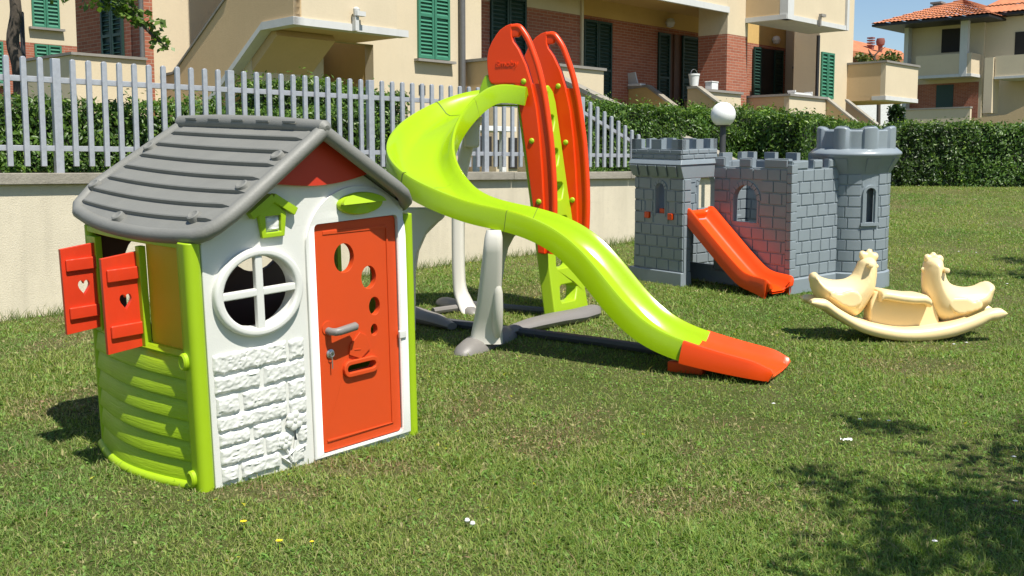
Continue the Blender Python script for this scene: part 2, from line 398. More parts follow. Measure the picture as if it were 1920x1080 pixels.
# bricks in relief
def rough_brick(mb, u0, u1, w0, w1, seed, y=-.001, h=.011):
    nx = max(8, int((u1-u0)/.0048)); nz = max(8, int((w1-w0)/.0048)); vs = []
    for j in range(nz+1):
        for i in range(nx+1):
            a = i/nx; b = j/nz; e = min(a*nx, (1-a)*nx, b*nz, (1-b)*nz)
            p = Vector((u0+(u1-u0)*a, 0, w0+(w1-w0)*b)); 
            n1 = noise.noise(p*20+Vector((seed, 0, 0))); n2 = noise.noise(Vector((p.x*75, seed, p.z*110)))
            r = 1-abs(noise.noise(Vector((p.x*26+p.z*14, seed*3, p.z*60-p.x*12))))*2.2; r2 = 1-abs(noise.noise(Vector((p.x*60-p.z*30, seed*5, p.z*85))))*2.2
            hh = 0 if e < .5 else h*(.78 if e < 1.5 else 1)+.0022*n1+.0016*n2+.0034*max(0, r)**3+.0020*max(0, r2)**3-.002
            jx = .004*noise.noise(p*34+Vector((9, 9, seed))) if e < 1.5 else 0; p.z += .9*jx if e < 1.5 else 0
            vs.append((p.x+jx, y-max(0, hh), p.z+jx))
    fs = [(j*(nx+1)+i, j*(nx+1)+i+1, (j+1)*(nx+1)+i+1, (j+1)*(nx+1)+i) for j in range(nz) for i in range(nx)]
    mb.add(vs, fs)
mb = MB(); rows = [(.455, .535, [(.02, .355), (.37, .442)]), (.375, .445, [(.022, .225), (.245, .442)]), (.29, .365, [(.024, .125), (.145, .345), (.36, .442)]),
    (.222, .283, [(.024, .345)]), (.222, .283, [(.36, .442)]), (.162, .215, [(.028, .165), (.185, .315)]), (.085, .155, [(.028, .225), (.24, .335)]), (.015, .078, [(.030, .105), (.12, .30), (.365, .42)]), (.095, .16, [(.395, .44)]), (.168, .215, [(.40, .44)])]
k = 0
for w0, w1, us in rows:
    for u0, u1 in us: k += 1; rough_brick(mb, u0, u1, w0, w1, k*1.7)
mb.build('stone_relief', M['white'], ph, ang=50)
mb = MB()
for cx, cz, r in ((.375, .195, .040), (.325, .118, .033)):
    for q in range(6):
        a = q*math.pi/3+.3; px_, pz_ = cx+r*.62*math.cos(a), cz+r*.62*math.sin(a)
        rs = []
        for (rr, dy) in ((.48, 0), (.40, .007), (.2, .010), (.02, .0105)):
            rs.append([(px_+r*rr*math.cos(t*math.pi/5), -.009-dy, pz_+r*rr*math.sin(t*math.pi/5)) for t in range(10)])
        mb.rings(rs, True, False)
    rs = [[(cx+r*rr*math.cos(t*math.pi/5), -.012-dy, cz+r*rr*math.sin(t*math.pi/5)) for t in range(10)] for rr, dy in ((.28, 0), (.2, .008), (.02, .009))]
    mb.rings(rs, True, False)
for P in ([(.375, .16), (.38, .11), (.365, .06), (.36, .02)], [(.325, .09), (.34, .06), (.355, .03)]):
    mb.tube([(a, -.006, b) for a, b in P], .006, 6)
for a, b, an in ((.35, .06, .5), (.33, .03, 2.4), (.40, .07, .3)):
    rs = []
    for q in range(7):
        f = q/6; wd = math.sin(f*math.pi)*.010+.0005
        cx, cz = a+(f-.5)*.06*math.cos(an), b+(f-.5)*.06*math.sin(an)
        rs.append([(cx-math.sin(an)*wd, -.002, cz+math.cos(an)*wd), (cx, -.014, cz), (cx+math.sin(an)*wd, -.002, cz-math.cos(an)*wd)])
    mb.rings(rs, True, False)
mb.build('flower_relief', M['white'], ph)
# round window frame with cross bars
mb = MB()
prof = [(.166, 0), (.166, -.022), (.174, -.030), (.196, -.030), (.205, -.022), (.205, 0)]
def ering(r, y, n=56): return [(wc[0]+r*math.cos(2*math.pi*k/n), y, wc[1]+r*.862*math.sin(2*math.pi*k/n)) for k in range(n)]
mb.rings([ering(r, y) for r, y in prof], True, False)
mb.rings([ering(.166, 0), ering(.166, .045)], True, False)
mb.box(wc[0]-.017, wc[0]+.017, -.022, .004, wc[1]-.145, wc[1]+.145); mb.box(wc[0]-.168, wc[0]+.168, -.0205, .0055, wc[1]-.015, wc[1]+.015)
mb.build('window_frame', M['white'], ph, bevel=.005)
# gable
mb = MB()
gb = [(.155, 1.135)]+[(.155+(.895-.155)*i/20, 1.135-.0*i-.005-.03*math.sin(math.pi*i/20)+.0*i+(.012)*i/20) for i in range(21)]+[(.895, 1.15), (.524, 1.40)]
gb = catmull([(.235, 1.168), (.33, 1.172), (.45, 1.158), (.56, 1.153), (.68, 1.162), (.83, 1.190)], 4)+[np.array((.524, 1.354))]
mb.prism(gb, [], FP(-.002), FP(-.026)); mb.build('gable_panel', M['gable'], ph, bevel=.004)
# bird house emblem
eb = MB()
eb.prism([(.262, .965), (.365, .965), (.378, 1.055), (.315, 1.115), (.248, 1.055)], [[(.28, .985), (.35, .985), (.352, 1.05), (.28, 1.05)]], FP(-.001), FP(-.020))
for sgn in (-1, 1):
    a0 = Vector((.314, 1.125)); a1 = Vector((.314+sgn*.105, 1.058))
    d = (a1-a0).normalized(); nn = Vector((-d.y, d.x))*.016
    q = [a0-nn, a1-nn, a1+nn, a0+nn]; eb.prism([(p.x, p.y) for p in q], [], FP(-.0015), FP(-.034+.002*sgn))
eo = eb.build('birdhouse_emblem', M['lime_matt'], ph, bevel=.003)
mb = MB(); rough_brick(mb, .283, .349, .987, 1.045, 44, -.001, .012); mb.build('bird_relief', M['white'], ph)
# oval name plate
mb = MB(); oc = (.748, 1.062)
def orr(r, y, n=40): return [(oc[0]+.118*r*math.cos(2*math.pi*k/n), y, oc[1]+.047*r*math.sin(2*math.pi*k/n)+.0) for k in range(n)]
mb.rings([orr(1, -.012), orr(1, -.026), orr(.95, -.034), orr(.90, -.036), orr(.02, -.036)], True, False)
mb.build('oval_plaque', M['lime_matt'], ph, ang=35)
mb = MB(); n = 24
top = [(oc[0]+.112*math.cos(math.pi*k/n), oc[1]+.004+.040*math.sin(math.pi*k/n)) for k in range(n+1)]
mb.prism(top, [], lambda a, b: (a, -.036, b), lambda a, b: (a, -.036-.026*(1-(b-oc[1])/.05), b)); mb.build('plaque_visor', M['lime_matt'], ph, bevel=.002)
# door
D = empty('door', (0, 0, 0)); bpy.data.objects.remove(D)
holes = [ell(.672, .835, .052, .062, 32), ell(.800, .735, .040, .050, 28), ell(.826, .605, .030, .040, 24), ell(.820, .500, .019, .026, 20), rrect(.655, .812, .336, .372, .016)]
mb = MB(); mb.prism(rrect(.518, .955, .012, .99, .02), holes, FP(.004), FP(.034))
do = mb.build('door', M['door'], ph, bevel=.003)
mb = MB(); ribbon(mb, [(.905, .99-.05), (.905, .06), (.545, .06)], .010, .004, -.001); ribbon(mb, [(.565, .952), (.905, .945)], .016, .004, .001)
mb.build('door_moulding', M['door'], do, bevel=.002)
mb = MB(); n = 40
sl_ = rrect(.640, .828, .318, .390, .034)
mb.prism(sl_, [rrect(.657, .811, .337, .371, .0165)], FP(.0035), FP(-.013)); mb.build('letter_slot', M['door'], do, bevel=.005)
mb = MB(); mb.prism([(.676, .415), (.735, .398-.01), (.790, .425), (.770, .485), (.735, .505), (.680, .455)], [], FP(.0035), FP(-.005))
mb.prism([(.70, .432), (.735, .428), (.735, .432), (.70, .436)], [], FP(-.004), FP(-.007)); mb.build('envelope_relief', M['door'], do, bevel=.003)
hd = MB(); hd.tube([(.572, .01, .537), (.572, -.022, .537), (.580, -.040, .537), (.600, -.044, .538), (.685, -.040, .545), (.697, -.036, .546)], [.017, .016, .017, .018, .0185, .008], 12)
hd.build('door_handle', M['basegrey'], do)
hd = MB(); hd.lathe([(.03, 0), (.03, .004), (.002, .004)], (0, 0, 0), 20); o = hd.build('handle_plate', M['door'], do); o.rotation_euler = (math.pi/2, 0, 0); o.location = (.572, .0045, .55)
hd = MB(); hd.lathe([(.020, 0), (.020, .006), (.012, .010), (.002, .010)], (0, 0, 0), 18); o = hd.build('keyhole', M['steel'], do); o.rotation_euler = (math.pi/2, 0, 0); o.location = (.578, .005, .438)
hd = MB(); hd.box(.575, .580, -.012, -.009, .375, .425); hd.tube([(.578+.011*math.cos(a*.7), -.011, .437+.011*math.sin(a*.7)) for a in range(10)], .002, 6); hd.build('key', M['steel'], do)
mb = MB(); mb.box(.945, .985, -.020, -.004, .44, .475); mb.build('door_catch', M['white'], ph, bevel=.004)
# corner posts
for (u, v, sx, nm) in ((-.042, .028, 1, 0), (W_+.042, .028, -1, 1), (-.02, HD, 1, 2), (W_+.02, HD, -1, 3)):
    mb = MB(); r = .042 if v < .5 else .022
    top = .978 if u < .5 else (.99 if v < .5 else .96)
    prof = rrect(u-r, u+r, v-r*(1.0), v+r*1.2, .022, 4)
    if nm == 0: prof = rrect(-.068, -.0005, -.012, .075, .028, 6)
    if nm == 1: prof = rrect(W_+.0005, W_+.052, -.012, .075, .022, 5)
    mb.rings([[(a, b, z) for a, b in prof] for z in (-.07, top)], True, True)
    mb.build('corner_post', M['lime_matt'], ph, bevel=.004)
for z in (.52, .05):
    for u, v in ((-.070, .045), (W_+.055, .045)):
        mb = MB(); s_ = -1 if u < 0 else 1
        mb.rings([[(u+s_*dx, v+r*math.cos(t*.5236), z+.0+r*1.35*math.sin(t*.5236)) for t in range(12)] for r, dx in ((.026, -.01), (.026, .012), (.020, .018), (.012, .014), (.001, .013))], True, False)
        mb.build('fixing_plug', M['lime_matt'], ph)
# bowed side walls with lapped slats
def bow(v, amp=.085): return -amp*math.sin(math.pi*min(1, max(0, (v-.04)/(HD-.04))))
def bowz(v, z): return bow(v, .085-.055*min(1, max(0, z/.53)))
def sidewall(sgn, name, mat):
    mb = MB(); nv = 26; nsl = 6; H0, H1 = .02, .515; prof = []
    for k in range(nsl):
        z0 = H0+(H1-H0)*k/nsl; z1 = H0+(H1-H0)*(k+1)/nsl
        prof += [(z0, .006), (z0+.004, .015), (z0+.010, .0165), (z1-.008, .004), (z1-.001, -.001)]
    prof += [(H1, .0), (H1+.012, .012), (H1+.03, .0)]
    X = (lambda v, o, z: -.028+bowz(v, z)-o) if sgn < 0 else (lambda v, o, z: W_+.028-bowz(v, z)+o)
    rs = [[(X(v, o, z), v, z) for (z, o) in prof]+[(X(v, -.02, .53), v, H1+.03), (X(v, -.02, 0), v, -.05), (X(v, .014, 0), v, -.05)] for v in [.06+(HD-.08)*i/nv for i in range(nv+1)]]
    mb.rings(rs, True, True); return mb.build(name, mat, ph, ang=30)
sidewall(-1, 'side_wall', M['lime_slat']); sidewall(1, 'side_wall', M['lime_slat'])
mb = MB(); mb.tube([(-.033+bow(v)-.010, v, .006) for v in [i*HD/16 for i in range(17)]], .022, 10); mb.build('base_ledge', M['lime_matt'], ph)
# upper window jambs of the left side and lintels
def jamb(v0, v1, z0, z1, name, mat, off=0):
    mb = MB(); n = 6; X = lambda v: -.026+bow(v, .028)+off
    rs = [[(X(v)-.015, v, z0), (X(v)-.015, v, z1), (X(v)+.015, v, z1), (X(v)+.015, v, z0)] for v in [v0+(v1-v0)*i/n for i in range(n+1)]]
    mb.rings(rs, True, True); return mb.build(name, mat, ph, bevel=.003)
jamb(.06, .10, .53, .952, 'window_jamb', M['lime_matt']); jamb(.355, .385, .53, .935, 'window_jamb', M['lime_matt']); jamb(.76, HD, .53, .935, 'window_jamb', M['lime_matt'])
jamb(.06, HD, .950, .976, 'window_lintel', M['lime_matt'], .002)
jamb(.10, .355, .53, .948, 'ochre_lit_panel', M['ochre'], .03)  # added panel, the tinted light inside is put into its colour
# right wall upper part and back wall with two openings
mb = MB(); mb.prism([(.05, .5), (HD, .5), (HD, .99), (.05, .99)], [rrect(.26, .50, .55, .88, .03), rrect(.54, .82, .55, .88, .03)], lambda a, b: (W_+.01, a, b), lambda a, b: (W_+.035, a, b)); mb.build('right_upper_wall', M['lime_matt'], ph, bevel=.003)
mb = MB(); mb.prism([(0, -.05), (W_, -.05), (W_, .99), (.524, 1.32), (0, .97)], [ell(.80, .84, .165, .175, 28), arch(.12, .42, .50, .93, 10)], FP(HD), FP(HD+.03)); mb.build('back_wall', M['brown'], ph, bevel=.003)
mb = MB(); mb.box(.79, .815, HD+.002, HD+.028, .66, 1.02); mb.build('window_bar', M['brown'], ph)
mb = MB(); mb.box(.02, W_-.02, .05, HD-.01, -.05, .012); mb.build('floor_panel', M['brown'], ph)
# shutters
def heart(cx, cz, s_, n=20):
    out = []
    for i in range(n):
        t = 2*math.pi*i/n; x = 16*math.sin(t)**3/17; z = (13*math.cos(t)-5*math.cos(2*t)-2*math.cos(3*t)-math.cos(4*t))/17
        out.append((cx+x*s_*.8, cz+z*s_*1.15))
    return out
for v, u0, zt, zb, hz in ((.38, -.035, .915, .530, 0), (.775, -.018, .912, .548, 0)):
    mb = MB(); u1 = u0-.178
    mb.prism([(u0, zb), (u0, zt+.0), (u1, zt-.015), (u1, zb-.012)], [heart((u0+u1)/2, (zt+zb)/2+.0, .034)], FP(v), FP(v+.018))
    so_ = mb.build('shutter', M['shutter_red'], ph, bevel=.004)
    for zc in (zt-.085, zb+.075): mb = MB(); mb.box(u1+.016, u0-.016, v-.012, v+.001, zc-.026, zc+.026); mb.build('batten', M['shutter_red'], so_, bevel=.005)
# roof
ROOT = [(-.02, -.075), (-.055, -.02), (-.09, .10), (-.112, .25), (-.122, .40), (-.118, .60), (-.095, .82), (-.05, .98), (.03, 1.09), (.13, 1.13)]
ridge_u, ridge_w, sl_r = .524, 1.385, .68
def roof_side(sg):
    """panel from the ridge down to the bowed eave; sg=-1 left"""
    mb = MB(); nv = 30; rowsn = 8
    # v range as function of distance t from ridge (0..1)
    e_ = .578 if sg < 0 else .560
    def vr(t):
        g = max(0, (t-.70)/.30); sh = .27*(1-math.sqrt(max(0, 1-g*g)))
        return (-.085+sh*(.28 if sg < 0 else .9), .985+.15*min(1, t*1.3)-sh)
    def eave(v01): return e_*(1-.05*(2*v01-1)**2)
    prof = []
    for k in range(rowsn):
        t0, t1 = k/rowsn, (k+1)/rowsn
        prof += [(t0+.004, .000), (t1-.010, .0165), (t1-.002, .0145)]
    prof.append((1.0, 0.0))
    def P(t, o, v01, dz=0):
        d = t*eave(v01); v0, v1 = vr(t); v = v0+(v1-v0)*v01
        # the tile rows sag a little toward the eave
        u = ridge_u+sg*d; n = Vector((sg*sl_r, 0, 1)).normalized()
        wz = ridge_w-sl_r*d-.018*max(0, t-.8)/.2*0
        return Vector((u, v, wz))+n*(o+dz)
    vs = []; K = len(prof); 
    for j in range(nv+1):
        for (t, o) in prof:
            e = min(j, nv-j)/nv; oo = o if e > .06 and t < .97 else 0.004
            vs.append(P(t, oo, j/nv))
    fs = [(j*K+i, j*K+i+1, (j+1)*K+i+1, (j+1)*K+i) for j in range(nv) for i in range(K-1)]
    mb.add(vs, fs)
    mb.add([P(t, -.02, j/nv) for j in range(nv+1) for t in (0, .25, .5, .75, 1)], [(j*5+i, (j+1)*5+i, (j+1)*5+i+1, j*5+i+1) for j in range(nv) for i in range(4)])
    o = mb.build('roof_panel', M['roofgrey'], ph, ang=25)
    # rolled rim
    rim = [P(t, .0, 0) for t in [0, .1, .2, .3, .4, .5, .6, .7, .8, .9, .96]]
    rim += [P(1, 0, j/nv) for j in range(0, nv+1)]+[P(t, 0, 1) for t in [.96, .9, .7, .5, .3, .1, 0]]
    n_ = Vector((sg*sl_r, 0, 1)).normalized()
    mb = MB(); mb.tube([p-n_*.010 for p in rim], .030, 12, up=n_); mb.build('roof_rim', M['roofgrey'], o, ang=60)
    # moulded fixings
    for t, v01 in ((.30, .955), (.72, .96), (.93, .60), (.86, .14), (.58, .07), (.30, .06)):
        mb = MB(); c = P(t, .012, v01); a = Vector((0, 1, 0)); b = n_.cross(a)
        mb.rings([[c+a*r*math.cos(q*.45)*1.1+b*r*math.sin(q*.45)+n_*h for q in range(14)] for r, h in ((.030, -.012), (.026, .010), (.020, .013), (.012, .009), (.001, .009))], True, False); mb.build('roof_fixing', M['roofgrey'], o)
roof_side(-1); roof_side(1)
mb = MB(); mb.tube([(ridge_u, -.115, ridge_w+.0), (ridge_u, -.10, ridge_w+.002), (ridge_u, .3, ridge_w+.008), (ridge_u, .7, ridge_w+.008), (ridge_u, 1.0, ridge_w)], [.012, .030, .035, .036, .034], 14)
for k in range(5): mb.box(ridge_u-.037, ridge_u-.030, .05+k*.19, .14+k*.19, ridge_w+.018, ridge_w+.026)
mb.build('ridge_cap', M['roofgrey'], ph)

# ------------------------------------------------------------------ big slide with ladder
def slide_curve(n=170):
    x = [0.181, 8.077, 0.572, 2.759, 5.891, -0.033, 1.97, 0.226]; zk = np.array([1.81, 1.833, 1.656, 1.425, 1.215, 1.051, 0.989, 0.824, 0.404, 0.272, 0.198])
    cx, cy, R1, h0, h1, L0, L1, hw = x; a_ = R1*(h1-h0); tot = L0+a_+L1; s = np.linspace(0, tot, n)
    k = np.clip((s-L0)/.15+.5, 0, 1)*np.clip((L0+a_-s)/.25+.5, 0, 1)
    th = h0+np.concatenate([[0], np.cumsum((k[1:]+k[:-1])/2*np.diff(s))])/R1
    P = np.zeros((n, 3)); ds = np.diff(s); P[1:, 0] = np.cumsum(np.cos((th[1:]+th[:-1])/2)*ds); P[1:, 1] = np.cumsum(np.sin((th[1:]+th[:-1])/2)*ds); P[:, :2] += [cx, cy]
    # lead-in along the start heading
    NK = len(zk); u = s/tot*(NK-1); i = np.clip(u.astype(int), 0, NK-2); f = u-i; zp = np.concatenate([[2*zk[0]-zk[1]], zk, [2*zk[-1]-zk[-2]]])
    a, b, c_, d = zp[i], zp[i+1], zp[i+2], zp[i+3]
    P[:, 2] = .5*((2*b)+(-a+c_)*f+(2*a-5*b+4*c_-d)*f**2+(-a+3*b-3*c_+d)*f**3)
    # gentle smoothing of the height line
    for _ in range(60):
        P[1:-1, 2] = (P[:-2, 2]+2*P[1:-1, 2]+P[2:, 2])/4
    return P, th, hw
SP, STH, SHW = slide_curve()
st = empty('spiral_slide', (.1, 7.5, gz(7.5)), label='tall lime green curved slide with orange handrails and orange run-out', cat='slide')
st.location = (0, 0, 0)
def chan(hw, dep, out=.0, skirt=.125, lip=.014):
    """cross-section: left(inner side, +) ... right; pairs (y across, z)"""
    pts = [(hw+.006+out, -skirt), (hw+.010+out, -.012), (hw+.004+out, .002), (hw-.010, .004), (hw-lip-.012, -.010)]
    n = 10
    for i in range(n+1):
        a = i/n; y = (hw-.040)*(1-2*a); e = abs(1-2*a)
        pts.append((y, -dep+ (dep-.03)*max(0, (e-.55)/.45)**2.2))
    pts += [(-hw+lip+.012, -.010), (-hw+.010, .004), (-hw-.004-out, .002), (-hw-.010-out, -.012), (-hw-.006-out, -skirt)]
    pts += [(-hw+.006-out, -skirt)]+[(y, z-.014) for y, z in pts[5+n:4:-1]]+[(hw-.006+out, -skirt)]
    return pts
def sweep(P, TH, i0, i1, prof, name, mat, root, ang=32, scalez=None):
    mb = MB(); rs = []
    for i in range(i0, i1+1):
        n = Vector((-math.sin(TH[i]), math.cos(TH[i]), 0)); c = Vector(P[i]); g = Vector(P[min(i+1, len(P)-1)])-Vector(P[max(i-1, 0)]); g.normalize()
        upv = g.cross(n)*-1 if g.cross(n).z < 0 else g.cross(n)
        upv = (upv*.75+Vector((0, 0, 1))*.25).normalized()
        pr = prof(i) if callable(prof) else prof
        rs.append([c+n*y+upv*z for y, z in pr])
    mb.rings(rs, True, True); return mb.build(name, mat, root, ang=ang)
NS = len(SP)-1; ib = int(NS*.887)
def pf(i):
    f = i/NS; dep = .105-.03*max(0, (f-.85)/.15); return chan(SHW-.006, dep, 0, .125-.02*max(0, (f-.8)/.2))
seams = [0, int(NS*.17), int(NS*.40), int(NS*.585), ib]
for a, b in zip(seams[:-1], seams[1:]):
    sweep(SP, STH, a, b, pf, 'slide_chute', M['lime'], st)
    # thin seam collar
    if b != ib: sweep(np.array([SP[b], SP[b]*.82+SP[b+1]*.18]), STH[b:b+2], 0, 1, lambda i, b=b: [(y*1.002, z+.0008) for y, z in pf(b)], 'chute_joint', M['seam'], st)
# orange run-out, a little wider, nose closed
EP = np.vstack([SP, SP[-1]+[math.cos(STH[-1])*.03, math.sin(STH[-1])*.03, -.004], SP[-1]+[math.cos(STH[-1])*.05, math.sin(STH[-1])*.05, -.02]]); ETH = np.append(STH, [STH[-1]]*2)
def pe(i):
    g = max(0, (i-(NS-5))/7); return [(y*(1-.10*g*g), z*(1-.0*g) if z < -.06 else z-.035*g**2) for y, z in chan(SHW+.004, .074, .006, .125-.035*max(0, (i-ib)/(NS-ib)))]
sweep(EP, ETH, ib-1, NS+2, pe, 'slide_run_out', M['orange2'], st)
mb = MB(); hx, hy = math.cos(STH[ib]), math.sin(STH[ib])
for a0, a1, b0, b1 in ((-.15, .06, -.13, -.06),):
    c = SP[ib]; vs = []
    for a, b in ((a0, b0), (a1, b0), (a1, b1), (a0, b1)): vs.append((c[0]+hx*a-hy*b, c[1]+hy*a+hx*b))
    z0 = .06; mb.prism(vs, [], lambda x, y: (x, y, z0), lambda x, y: (x, y, .160))
mb.build('run_out_foot', M['orange2'], st, bevel=.012)
# ladder and handrail plates: frame x=d (away from chute), y=w (across), z up
LT = Vector((.29, 7.87, .18)); lr = empty('ladder_frame_tmp', (0, 0, 0)); bpy.data.objects.remove(lr)
LM = Matrix.Translation(LT) @ Matrix.Rotation(math.radians(-30), 4, 'Z')
def Lobj(o): o.matrix_local = LM; return o
plateA = [(-.502, 1.70), (-.515, 1.78), (-.517, 1.85), (-.505, 1.91), (-.475, 1.965), (-.44, 2.01), (-.409, 2.042), (-.36, 2.068), (-.313, 2.079), (-.27, 2.07), (-.24, 2.05)]
innerR = [(-.300, 1.955), (-.258, 1.90), (-.200, 1.79), (-.155, 1.66), (-.115, 1.50), (-.088, 1.30), (-.066, 1.05), (-.052, .80), (-.045, .47)]
leftE = [(-.100, .475), (-.117, .661), (-.152, .867), (-.196, 1.167), (-.239, 1.429), (-.262, 1.56), (-.275, 1.645), (-.300, 1.662), (-.445, 1.662), (-.482, 1.672)]
tubeP = [(-.335, 2.055), (-.27, 2.055), (-.235, 2.025), (-.19, 1.96), (-.15, 1.87), (-.115, 1.78), (-.085, 1.68), (-.055, 1.55), (-.028, 1.387), (-.008, 1.25), (.006, 1.10), (.016, .95), (.020, .80), (.016, .65), (.006, .53), (-.004, .475)]
tubeS = catmull(tubeP, 5)
def handrail(y0, side):
    mb = MB(); ys = (y0, y0+.045)
    out = plateA[:9]+[(-.315, 2.0)]+innerR+leftE
    mb.prism(out, [], lambda a, b: (a, ys[0], b), lambda a, b: (a, ys[1], b))
    pl = Lobj(mb.build('handrail_plate', M['orange'], st, bevel=.014, seg=3))
    mb = MB(); mb.tube([(p[0], y0+.0225, p[1]) for p in tubeS], .0225, 12, up=(0, 1, 0)); t = mb.build('grab_rail', M['orange'], pl)
    mb = MB(); web = [(-.132, 1.66), (-.112, 1.55), (-.09, 1.30), (-.068, 1.05), (-.055, .80), (-.05, .475), (.000, .475), (.016, .65), (.018, .80), (.014, .95), (.004, 1.10), (-.010, 1.25), (-.03, 1.387), (-.058, 1.55), (-.082, 1.655)]
    web = [(a-.055 if i < 6 else a, b) for i, (a, b) in enumerate(web)]
    mb.prism(web, [], lambda a, b: (a, y0+.015, b), lambda a, b: (a, y0+.030, b)); mb.build('recessed_web', M['orange'], pl, bevel=.003)
    mb = MB(); mb.prism([(-.42, 2.04), (-.335, 2.075), (-.27, 2.07), (-.24, 2.03), (-.262, 1.985), (-.33, 1.985)], [], lambda a, b: (a, y0+.006, b), lambda a, b: (a, y0+.039, b)); mb.build('rail_shoulder', M['orange'], pl, bevel=.012, seg=3)
    for a, b in ((-.215, 1.685-.01), (-.150, 1.262), (-.092, .838)):
        for yy, sgn in ((y0, -1), (y0+.045, 1)):
            mb = MB(); mb.rings([[(a+r*math.cos(q*.5236), yy+sgn*h, b+r*math.sin(q*.5236)) for q in range(12)] for r, h in ((.021, 0), (.020, .005), (.014, .010), (.001, .011))], True, False)
            mb.build('bolt_cap', M['lime_matt'], pl)
    return pl
np_ = handrail(-.045, -1); fp_ = handrail(.475, 1)
cu = bpy.data.curves.new('t', 'FONT'); cu.body = 'Smoby'; cu.size = .066; cu.extrude = .003; cu.offset = .0012
to = bpy.data.objects.new('t', cu); C.objects.link(to)
bpy.context.view_layer.update()
me = bpy.data.meshes.new_from_object(to.evaluated_get(bpy.context.evaluated_depsgraph_get())); bpy.data.objects.remove(to)
tx = bpy.data.objects.new('embossed_lettering', me); C.objects.link(tx); me.materials.append(M['orange']); tx.parent = np_
tx.rotation_euler = (math.pi/2, math.radians(0), 0); tx.location = (-.440, -.0465, 1.785); tx.scale = (1.0, .85, 1)
# ladder panel
mb = MB(); lean = lambda z: .015-.155*z
def lw(z): return (.035+.02*z/1.7, .525-.05*z/1.7)
outl = [(.02, -.0), (.56, -.0), (.545, .15), (.52, .45), (.475, .9), (.465, 1.56), (.44, 1.64), (.39, 1.68), (.33, 1.66), (.31, 1.60), (.18, 1.60), (.15, 1.67), (.10, 1.69), (.05, 1.66), (.035, 1.6), (.03, .9)]
hol = []
for zc in (.165, .41, .655, .90, 1.145, 1.39):
    hol.append([(.150, zc-.055), (.335, zc-.055), (.365, zc-.045), (.405, zc+.02), (.405, zc+.055), (.385, zc+.068), (.175, zc+.068), (.145, zc+.055), (.130, zc-.03)])
mb.prism(outl, hol, lambda a, b: (lean(b), a, b), lambda a, b: (lean(b)-.095, a, b))
Lobj(mb.build('ladder', M['lime_matt'], st, bevel=.012, seg=3))
mb = MB(); mb.prism([(-.47, 1.60), (-.25, 1.60), (-.25, 1.625), (-.47, 1.625)], [], lambda a, b: (a, .0, b), lambda a, b: (a, .475, b)); Lobj(mb.build('platform', M['lime_matt'], st, bevel=.008))
# short chute side next to the plate (flared entry)
mb = MB(); mb.prism([(-.515, 1.735), (-.535, 1.735), (-.56, 1.70), (-.585, 1.64), (-.60, 1.57), (-.55, 1.545), (-.27, 1.545), (-.265, 1.660), (-.45, 1.660), (-.49, 1.675)], [], lambda a, b: (a, -.035, b), lambda a, b: (a, .015, b)); Lobj(mb.build('entry_cheek', M['lime'], st, bevel=.012, seg=3))
# ground frame
def G(px, py, dz=0):
    X = (px-960)/FPX; dy = -(py-540)/FPX; c, s = math.cos(PITCH), math.sin(PITCH); D = (X, c+dy*s, -s+dy*c)
    t = (CAMH+.215)/(.05*D[1]-D[2]); return (D[0]*t, D[1]*t, CAMH+D[2]*t+dz)
mb = MB(); mb.tube([G(793, 607, .03), G(887, 619, .03), G(958, 628, .03), G(1130, 650, .03), G(1245, 668, .03)], .030, 8); mb.build('ground_bar', M['bargrey'], st)
mb = MB(); mb.tube([G(870, 577, .03), G(933, 583, .03), G(1035, 592, .03)], .028, 8); mb.build('ground_bar', M['bargrey'], st)
mb = MB(); mb.tube([G(812, 592, .035), G(855, 586, .035)], .024, 8); mb.build('ground_bar', M['basegrey'], st)
mb = MB(); mb.tube([G(700, 582, .05), G(775, 602, .05), G(820, 612, .04), G(848, 620, .03)], [.09, .09, .075, .04], 12, .6); mb.build('base_pad', M['basegrey'], st)
mb = MB(); mb.tube([G(945, 632, .03), G(962, 629, .04), G(1000, 620, .045), G(1040, 611, .045), G(1080, 603, .04), G(1103, 595, .035), G(1112, 586, .03)], [.045, .06, .085, .095, .10, .095, .06], 14, .5); mb.build('base_pad', M['basegrey'], st)
def foot(a, b, r, name='foot_pad'):
    A, B = Vector(a), Vector(b); d = (B-A); L = d.length; d.normalize(); n = Vector((-d.y, d.x, 0)); rs = []
    for t in (0, .03, .1, .25, .5, .75, .9, .97, 1.0):
        e = math.sqrt(max(.02, 1-abs(2*t-1)**4)); c = A+d*L*t
        rs.append([c+n*r*e*math.cos(q*math.pi/8)+Vector((0, 0, max(0, math.sin(q*math.pi/8))*r*1.05*e-.02)) for q in range(16)])
    mb = MB(); mb.rings(rs, True, True); return mb.build(name, M['basegrey'], st)
F1a, F1b = G(860, 668), G(960, 626); foot(F1a, F1b, .105)
F2a, F2b = G(822, 566), G(893, 590); foot(F2a, F2b, .08)
def legplane(A, e, outline, thick, name='support_leg', mat='cream_leg', bev=.02):
    e = Vector(e).normalized(); n = Vector((-e.y, e.x, 0)); A = Vector(A); mb = MB()
    mb.prism(outline, [], lambda a, b: A+e*a-n*thick/2+Vector((0, 0, b)), lambda a, b: A+e*a+n*thick/2+Vector((0, 0, b)))
    return mb.build(name, M[mat], st, bevel=bev, seg=3)
e1 = (Vector(F1b)-Vector(F1a)); e1.z = 0
rs = []
for z, cx, cy, hw, hd in ((.17, -.160, 6.93, .102, .09), (.21, -.158, 6.93, .100, .09), (.27, -.154, 6.91, .092, .085), (.34, -.148, 6.88, .083, .08), (.45, -.139, 6.83, .074, .075), (.60, -.127, 6.78, .066, .075), (.75, -.116, 6.73, .059, .075), (.84, -.110, 6.70, .054, .07), (.885, -.107, 6.70, .046, .05)):
    rs.append([(cx+a, cy+b, z) for a, b in rrect(-hw, hw, -hd, hd, .035, 4)])
